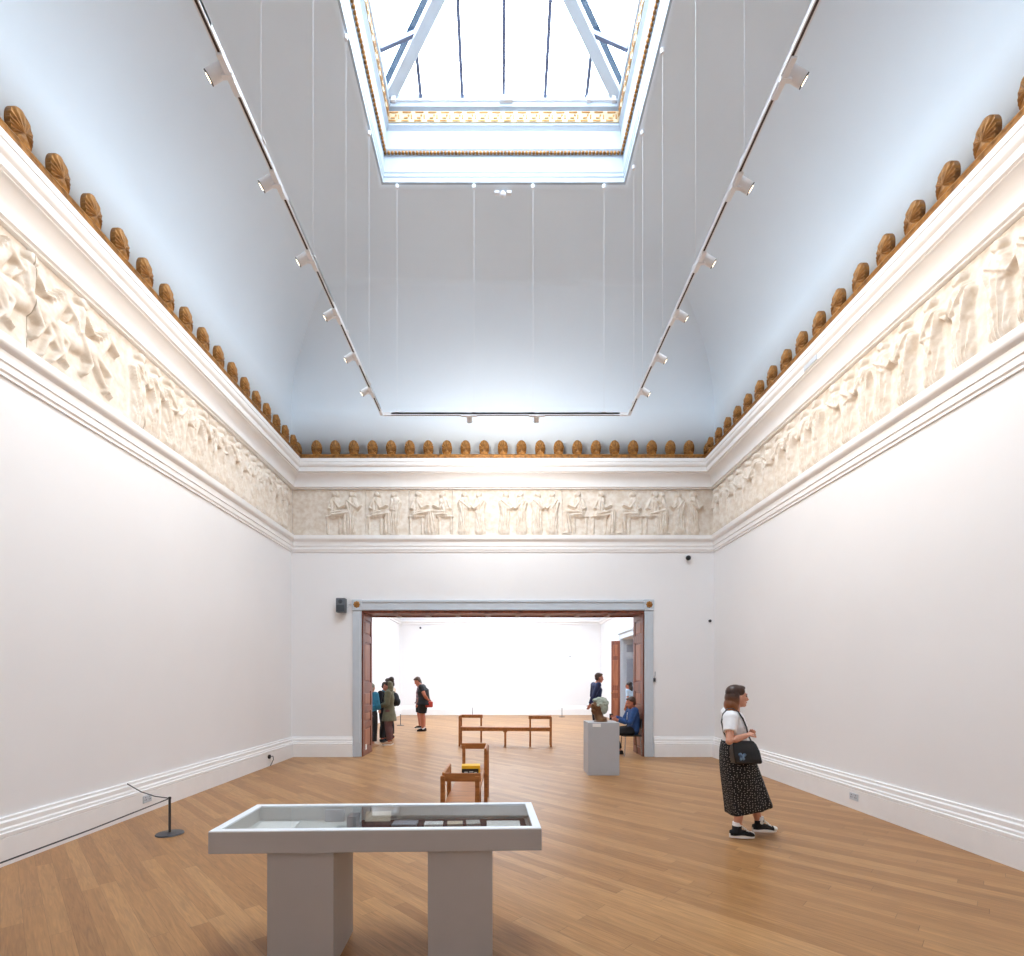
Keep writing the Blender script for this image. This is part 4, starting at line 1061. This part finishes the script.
    def shoes(s, m, sole='whiterubber', high=.0, th=.028):
        for n in 'RL':
            sd = -1 if n == 'R' else 1; J, k = s.J, s.k; a = J['a'+n]; t = J.get('t'+n, V3(1, sd*.12, 0)).normalized(); sv = V3(-t.y, t.x, 0)
            z0 = a.z-.085*k
            bm = bmesh.new()
            o = V3(a.x, a.y, z0)
            tube(bm, [o-t*.075*k+V3(0, 0, .05)*k, o-t*.03*k+V3(0, 0, .052)*k, o+t*.07*k+V3(0, 0, .045)*k, o+t*.15*k+V3(0, 0, .035)*k, o+t*.185*k+V3(0, 0, .03)*k],
                 [(.03*k, .03*k), (.04*k, .045*k), (.046*k, .04*k), (.045*k, .028*k), (.03*k, .018*k)], seg=14, ref=(0, 0, 1))
            if high: tube(bm, [o+V3(0, 0, .05)*k, o+V3(0, 0, .085+high)*k], [(.046*k, .05*k), (.048*k, .052*k)], seg=16)
            else: ellip(bm, o+V3(0, 0, .06)*k, (.05*k, .045*k, .035*k))
            sh = fuse('shoe', bm, m, s.r, min(s.vx, .007), 2)
            bm = bmesh.new(); N = 22; top = []; bot = []
            for q in range(N):
                an = 2*PI*q/N; u = math.cos(an); v = math.sin(an)
                L_ = .055+.14*u; W_ = (.042+.008*u)*v
                p = o+t*L_*k+sv*W_*k
                top.append(bm.verts.new(p+V3(0, 0, th)*k)); bot.append(bm.verts.new(p))
            bm.faces.new(top); bm.faces.new(list(reversed(bot)))
            for q in range(N): bm.faces.new((bot[q], bot[(q+1) % N], top[(q+1) % N], top[q]))
            finish('sole', bm, sole, parent=sh, smooth=40)
    def hairdo(s, m, parts, name='hair', vx=None):
        bm = bmesh.new()
        for c, r in parts: ellip(bm, s.J['head']+s.R @ (Vector(c)*s.hk), [v*s.hk for v in r], s.R)
        return fuse(name, bm, m, s.r, vx or s.vx*.8, 3)
SHORT = [((-.028, 0, .055), (.098, .083, .088)), ((-.06, 0, .0), (.058, .076, .07)), ((.03, 0, .098), (.06, .06, .034))]

# ---- the woman in the polka dot skirt, walking right
W = Person('woman with a brown bob, white shirt and black dotted skirt walking along the right wall', (2.62, 5.42, 0), 0, 1.63, dict(
    pel=(-.075, 0, .87), waist=(-.075, 0, 1.03), chest=(-.085, 0, 1.19), upper=(-.095, 0, 1.30), neck=(-.075, 0, 1.385), head=(-.045, 0, 1.505),
    sR=(-.19, -.15, 1.288), sL=(-.075, .165, 1.315), eR=(-.255, -.265, 1.06), eL=(-.03, .215, 1.06), wR=(-.065, -.245, 1.115), wL=(.06, -.03, 1.105),
    hR=(-.085, -.085, .85), hL=(-.06, .085, .85), kR=(-.03, -.09, .47), kL=(.15, .085, .49), aR=(-.095, -.09, .093), aL=(.235, .085, .105),
    dR=Vector((.85, .45, .25)), dL=Vector((-.1, -.95, .2)), nR=Vector((.2, .35, -.9)), nL=Vector((.2, -.35, .9)), tR=Vector((1, -.08, 0)), tL=Vector((1, -.05, 0))),
    pitch=math.radians(-2), voxel=.0055, curl=.75, skin='skin')
W.hk  # head scale as is
sh = W.top('shirt', 'whitecloth', .30, .022, hem=.98, flare=-.012)
# skirt: a loft with soft folds
bm = bmesh.new(); rings = []
sp = [(1.035, -.078, .125, .158), (.98, -.075, .145, .178), (.88, -.062, .16, .19), (.76, -.035, .178, .195), (.62, .0, .192, .195), (.48, .035, .205, .195), (.38, .06, .212, .198), (.315, .076, .217, .20)]
SEG = 72
for i, (z, x, rx, ry) in enumerate(sp):
    f = i/(len(sp)-1); ring = []
    for q in range(SEG):
        a = 2*PI*q/SEG; fold = 1+.035*f*math.sin(7*a+1.1)+.02*f*math.sin(12*a+.4)
        ca, sa = math.cos(a), math.sin(a); pw_ = 1-.3*f; ca = math.copysign(abs(ca)**pw_, ca); sa = math.copysign(abs(sa)**pw_, sa)
        ring.append(bm.verts.new((x+rx*fold*ca, ry*fold*sa, z+.07*f*math.cos(a)-.01*f)))
    rings.append(ring)
for A, B in zip(rings, rings[1:]):
    for q in range(SEG): bm.faces.new((A[q], A[(q+1) % SEG], B[(q+1) % SEG], B[q]))
skirt = finish('skirt', bm, 'dots', parent=W.r, smooth=80)
m_ = skirt.modifiers.new('sub', 'SUBSURF'); m_.levels = m_.render_levels = 1
m_ = skirt.modifiers.new('sol', 'SOLIDIFY'); m_.thickness = .006
bm = bmesh.new(); H_ = W.J['head']
for c, r_ in (((-.03, 0, .055), (.106, .089, .088)), ((-.062, 0, -.01), (.078, .092, .10)), ((-.085, 0, -.085), (.062, .094, .085)), ((.022, 0, .10), (.06, .07, .034)),
              ((-.045, -.078, -.03), (.034, .02, .10)), ((-.045, .078, -.03), (.034, .02, .10)), ((-.06, -.075, -.10), (.04, .026, .06)), ((-.06, .075, -.10), (.04, .026, .06)),
              ((.02, -.062, .065), (.035, .02, .04)), ((.02, .062, .065), (.035, .02, .04))):
    ellip(bm, H_+Vector(c)*W.hk*1.02, [v*W.hk for v in r_])
fuse('hair', bm, ombre_mat(1.37, 1.52), W.r, .0055, 4)
bm = bmesh.new()
for s in (-1, 1): tube(bm, [H_+V3(.088, s*.016, .03)*W.hk, H_+V3(.085, s*.04, .035)*W.hk, H_+V3(.072, s*.055, .027)*W.hk], [.0035, .004, .002], seg=8)
finish('eyebrows', bm, 'hairdark', parent=W.r)
W.shoes('blackcloth', 'whiterubber', high=.05, th=.042)
for n, s in (('R', -1), ('L', 1)):
    a = W.J['a'+n]; k = W.k; z0 = a.z-.085*k
    bm = bmesh.new(); tube(bm, [(a.x, a.y, z0+.12), (a.x, a.y, z0+.165)], [(.043, .046), (.041, .044)], seg=18); finish('sock', bm, 'whitecloth', parent=W.r, smooth=50)
    bm = bmesh.new()
    for q in range(5):
        x = a.x+.055+.02*q; z = z0+.118-.017*q
        tube(bm, [(x, a.y-.03, z-.01), (x+.004, a.y, z+.004), (x, a.y+.03, z-.01)], .0055, seg=6)
    finish('laces', bm, 'whiterubber', parent=W.r)
    bm = bmesh.new(); ellip(bm, (a.x+.165*k, a.y-.01*s, z0+.036*k), (.036, .042, .026)); finish('toe_cap', bm, 'whiterubber', parent=W.r, smooth=60)
bm = bmesh.new(); tube(bm, [W.J['aL']+V3(.0, -.052, .03), W.J['aL']+V3(.0, -.056, .03)], [.02, .02], seg=16); finish('ankle_patch', bm, 'whiterubber', parent=W.r)
# her bag: a thing carried on a strap
bg = empty('shoulder_bag', (2.535, 5.185, .825), math.radians(3), 'black leather shoulder bag hanging at the front of the walking woman', 'bag')
bm = bmesh.new()
def bagring(z, x0, x1, t): return [bm.verts.new(p) for p in ((x0, -t, z), (x1, -t, z), (x1, t, z), (x0, t, z))]
rr = [bagring(*a) for a in ((0, -.11, .155, .05), (.02, -.125, .165, .055), (.13, -.14, .14, .05), (.20, -.135, .115, .03), (.235, -.12, .09, .012))]
for A, B in zip(rr, rr[1:]):
    for q in range(4): bm.faces.new((A[q], A[(q+1) % 4], B[(q+1) % 4], B[q]))
bm.faces.new(list(reversed(rr[0]))); bm.faces.new(rr[-1])
finish('bag_body', bm, 'blackleather', parent=bg, bevel=.018, smooth=60)
bm = bmesh.new()
for u, w_, s_ in ((-.055, .055, .026), (-.03, .075, .02), (-.075, .08, .02), (-.04, .035, .016), (-.07, .03, .014)): ellip(bm, (u, -.0555+.0*w_, w_+.02), (s_, .006, s_*.9), seg=12, rings=8)
finish('painted_sheen', bm, mat('pale blue painted sheen', (120, 150, 180), .6, var=.3, scale=30, rgb2=(50, 72, 98)), parent=bg, smooth=60)  # pale blue reflection on the leather, put in as coloured blobs
bm = bmesh.new()
tube(bm, [(.075, 0, .22), (.06, .045, .30), (.055, .06, .365), (.025, .08, .46), (-.005, .11, .527), (-.05, .14, .562), (-.10, .15, .56), (-.152, .15, .505), (-.168, .15, .42), (-.172, .10, .32), (-.165, .03, .235), (-.105, 0, .215)], [(.005, .015)]*12, seg=10, ref=(0, 1, 0))
finish('strap', bm, 'blackleather', parent=bg, smooth=60)

# ---- the left hand group in the far gallery
olive = Person('woman in a long olive coat with plum trousers standing by the left door reveal', (-2.87, 12.95, 0), PI, 1.63, dict(
    wR=(.20, -.13, 1.02), eR=(.0, -.235, 1.08), wL=(.20, .13, 1.0), eL=(.0, .235, 1.07), head=(.05, 0, 1.505)), pitch=.2, skin='skin2', group=None)
olive.top('coat', 'olive', .95, .028, hem=.62, flare=.035); olive.trousers('trousers', 'plum', .93); olive.shoes('tan', 'whiterubber')
olive.hairdo('hairdark', SHORT)
olive.hairdo('olive', [((-.08, 0, -.02), (.085, .10, .12)), ((-.05, 0, -.11), (.095, .12, .06)), ((-.08, 0, .05), (.085, .094, .085))], name='hood')
curly = Person('woman with big dark curly hair and a cream top behind the olive coat', (-3.16, 14.3, 0), PI-.35, 1.68, dict(wR=(.18, -.12, 1.05), eR=(0, -.235, 1.1)), pitch=.1, skin='skin3')
curly.top('top', 'creamcloth', .6, .018, hem=.86, flare=.0); curly.trousers('trousers', 'blackcloth', .95); curly.shoes('blackcloth', 'red')
curly.hairdo('hairdark', [((-.05, 0, .06), (.125, .12, .115)), ((-.09, 0, -.02), (.09, .11, .1)), ((-.12, .02, .12), (.08, .08, .08)), ((.02, 0, .11), (.07, .09, .06))])
bp = empty('backpack', (-3.16+.20, 14.3-.08, 1.07), PI-.35, 'black backpack worn by the curly haired woman', 'backpack')
bm = bmesh.new(); ellip(bm, (.03, 0, .05), (.11, .15, .2)); ellip(bm, (-.05, 0, -.02), (.07, .12, .12)); fuse('pack', bm, 'blackcloth', bp, .009, 2)
bm = bmesh.new()
for s in (-1, 1): tube(bm, [(.1, s*.09, .2), (.16, s*.12, .30), (.30, s*.125, .30), (.37, s*.13, .2), (.34, s*.14, .05), (.12, s*.13, -.08)], [(.005, .022)]*6, seg=8)
finish('straps', bm, 'blackcloth', parent=bp, smooth=60)
dark = Person('person in black with a teal scarf half hidden between the reveal and the olive coat', (-3.13, 13.55, 0), -.4, 1.60, dict(wR=(.2, -.1, 1.0), eR=(0, -.23, 1.07)), pitch=.25, skin='skin2')
dark.top('jacket', 'blackcloth', .95, .022, hem=.8, flare=.01); dark.trousers('trousers', 'blackcloth', .95); dark.shoes('blackcloth', 'black'); dark.hairdo('hairdark', SHORT)
bm = bmesh.new(); tube(bm, [dark.J['neck']+V3(0, 0, -.06), dark.J['neck']+V3(.02, 0, .02)], [(.12, .11), (.085, .08)]); finish('scarf', bm, 'teal', parent=dark.r, smooth=60)
teal = Person('grey haired person in a teal jacket at the edge of the left reveal', (-3.27, 12.66, 0), 1.0, 1.58, dict(wR=(.10, -.20, .92), eR=(0, -.24, 1.06)), pitch=.3, skin='skin')
teal.top('tunic', 'pinkcloth', .3, .016, hem=.74, flare=.01); teal.top('jacket', 'teal', .9, .03, hem=1.02, flare=.0); teal.trousers('trousers', 'blackcloth', .93, .02, .04); teal.hairdo('hairgrey', [((-.03, 0, .05), (.108, .09, .09)), ((-.06, 0, -.04), (.075, .09, .1))]); teal.shoes('tan', 'tan')
# ---- the man in black and the visitor hidden behind him
mb = Person('man in a black polo shirt and black shorts with hands clasped behind his back', (-2.52, 16.35, 0), PI, 1.78, dict(
    pel=(-.04, 0, .97), waist=(-.03, 0, 1.12), chest=(.0, 0, 1.31), upper=(.05, 0, 1.44), neck=(.10, 0, 1.52), head=(.175, 0, 1.625), sR=(.03, -.20, 1.45), sL=(.03, .20, 1.45),
    eR=(-.10, -.27, 1.17), wR=(-.20, -.10, .98), eL=(-.10, .27, 1.17), wL=(-.20, .10, .98)), pitch=.55, bulk=1.5, skin='skin2', curl=1.0)
mb.top('polo_shirt', 'blackcloth', .27, .022, hem=.86, flare=.01); mb.trousers('shorts', 'blackcloth', .43, .025, .06); mb.shoes('blackcloth', 'black'); mb.hairdo('hairbrown', SHORT)
for n in 'RL':
    a = mb.J['a'+n]; bm = bmesh.new(); tube(bm, [a+V3(0, 0, -.02), a+V3(0, 0, .12)], [.046, .048], seg=14)
    finish('sock', bm, 'whitecloth', parent=mb.r, smooth=50)
rb = empty('red_bag', (-2.30, 16.22, .78), .2, 'small red bag held behind the back of the man in black', 'bag')
bm = bmesh.new(); box(bm, -.12, .12, -.05, .05, 0, .19); finish('bag_body', bm, 'red', parent=rb, bevel=.03)
bm = bmesh.new(); tube(bm, [(-.06, 0, .18), (-.05, 0, .24), (0, 0, .265), (.05, 0, .24), (.06, 0, .18)], .009, seg=8); finish('handle', bm, 'red', parent=rb, smooth=60)
hb = Person('visitor in dark clothes almost hidden behind the man in black', (-2.78, 17.3, 0), PI, 1.66, dict(pel=(0, 0, .93)), pitch=.4, skin='skin2', bulk=1.0)
hb.top('shirt', 'pinkcloth', .25, .018, hem=.86); hb.trousers('shorts', 'blackcloth', .42, .02, .04); hb.shoes('blackcloth', 'whiterubber'); hb.hairdo('hairbrown', SHORT)

# ---- the man in navy behind the bust
nv = Person('man in a navy jumper walking right behind the bust', (2.71, 14.1, 0), .15, 1.86, dict(
    eR=(-.17, -.27, 1.22), wR=(-.26, -.22, .98), chest=(.03, 0, 1.39), head=(.09, 0, 1.725), neck=(.04, 0, 1.60)), pitch=.08, skin='skin2')
nv.top('jumper', 'navy', .93, .02, hem=.93, flare=.0); nv.trousers('trousers', 'blackcloth', .96); nv.shoes('blackcloth', 'black'); nv.hairdo('hairbrown', SHORT)

# ---- the seated attendant, with the chair
ch = empty('attendant_chair', (2.925, 11.18, 0), PI, 'metal legged chair under the man in blue at the right reveal', 'chair')
bm = bmesh.new(); box(bm, -.20, .22, -.21, .21, .435, .46); finish('seat', bm, 'black', parent=ch, bevel=.012)
bm = bmesh.new(); box(bm, -.205, -.188, -.2, .2, .62, .82); finish('backrest', bm, 'black', parent=ch, bevel=.01)
for x in (-1, 1):
    for y in (-1, 1):
        bm = bmesh.new(); tube(bm, [(x*.16, y*.17, .435), (x*.19, y*.2, .0)], .0115, seg=10); finish('leg', bm, 'steel', parent=ch, smooth=50)
bm = bmesh.new()
for y in (-1, 1): tube(bm, [(-.17, y*.17, .435), (-.19, y*.18, .6), (-.198, y*.18, .8)], .0115, seg=10)
finish('back_frame', bm, 'steel', parent=ch, smooth=50)
st_ = Person('seated man in a blue shirt and black trousers by the right door reveal', (2.925, 11.18, 0), PI, 1.74, dict(
    pel=(-.05, 0, .565), waist=(-.07, 0, .70), chest=(-.06, 0, .88), upper=(-.055, 0, .99), neck=(-.045, 0, 1.06), head=(.0, 0, 1.165),
    sR=(-.04, -.19, 1.0), sL=(-.04, .19, 1.0), eR=(.10, -.24, .76), eL=(.08, .24, .74), wR=(.32, -.17, .83), wL=(.33, .14, .80),
    hR=(.02, -.09, .545), hL=(.02, .09, .545), kR=(.42, -.11, .53), kL=(.44, .11, .53), aR=(.22, -.11, .087), aL=(.42, .11, .087)), pitch=.22, skin='skin2', curl=.6)
st_.top('shirt', 'blue', .95, .022); st_.trousers('trousers', 'blackcloth', .95); st_.shoes('blackcloth', 'black'); st_.hairdo('hairbrown', SHORT)
bm = bmesh.new(); box(bm, .10, .14, -.06, .04, .68, .78); tube(bm, [(.08, -.04, .78), (.06, -.06, .95)], .006, seg=6); finish('name_badge', bm, 'paper', parent=st_.r)
tb = empty('phone', (2.925-.41, 11.18+.16, .845), .1, 'dark phone in the hand of the seated man in blue', 'phone')
bm = bmesh.new(); box(bm, -.04, .04, -.02, -.012, -.07, .07); finish('case', bm, 'black', parent=tb, bevel=.004)

# ---- visitor in pale blue beyond the attendant
pb = Person('dark haired visitor in a pale blue top standing beyond the seated man', (4.12, 15.9, 0), PI*.8, 1.60, None, pitch=.1, skin='skin2')
pb.top('top', 'paleblue', .3, .016, hem=.85, flare=0); pb.trousers('trousers', 'blackcloth', .96); pb.shoes('blackcloth', 'whiterubber')
pb.hairdo('hairdark', [((-.03, 0, .05), (.108, .092, .09)), ((-.07, 0, -.08), (.07, .09, .15))])

# ------------------------------------------------------------------ light
w = bpy.data.worlds.new('sky'); sc.world = w; w.use_nodes = True
bgn = w.node_tree.nodes['Background']
bgn.inputs['Color'].default_value = (.78, .89, 1.0, 1); bgn.inputs['Strength'].default_value = 7.6
def portal(x, y, z, sx, sy):
    l = bpy.data.lights.new('portal', 'AREA'); l.shape = 'RECTANGLE'; l.size = sx; l.size_y = sy; l.cycles.is_portal = True
    o = bpy.data.objects.new('portal', l); COL.objects.link(o); o.location = (x, y, z); return o
portal((SX0+SX1)/2, (SY0+SY1)/2, 11.27, SX1-SX0-.3, SY1-SY0-.3)
portal(0, 17.75, FH+.2, s1-s0, q1-q0)

# ------------------------------------------------------------------ camera
cd = bpy.data.cameras.new('camera'); cam = bpy.data.objects.new('camera', cd); COL.objects.link(cam)
cam.location = (0, 0, 1.7); cam.rotation_euler = (PI/2, 0, 0)
cd.sensor_fit = 'HORIZONTAL'; cd.sensor_width = 36; cd.lens = 36*500/1024
cd.shift_x = (512-500)/1024; cd.shift_y = (679-478)/1024; cd.clip_start = .05; cd.clip_end = 200
sc.camera = cam
vs = sc.view_settings; vs.view_transform = 'Standard'; vs.look = 'None'; vs.gamma = 1; vs.use_curve_mapping = False; vs.exposure = 1.1
sc.cycles.use_denoising = True; sc.cycles.max_bounces = 12; sc.cycles.diffuse_bounces = 8; sc.cycles.transparent_max_bounces = 12
sc.cycles.sample_clamp_indirect = 8
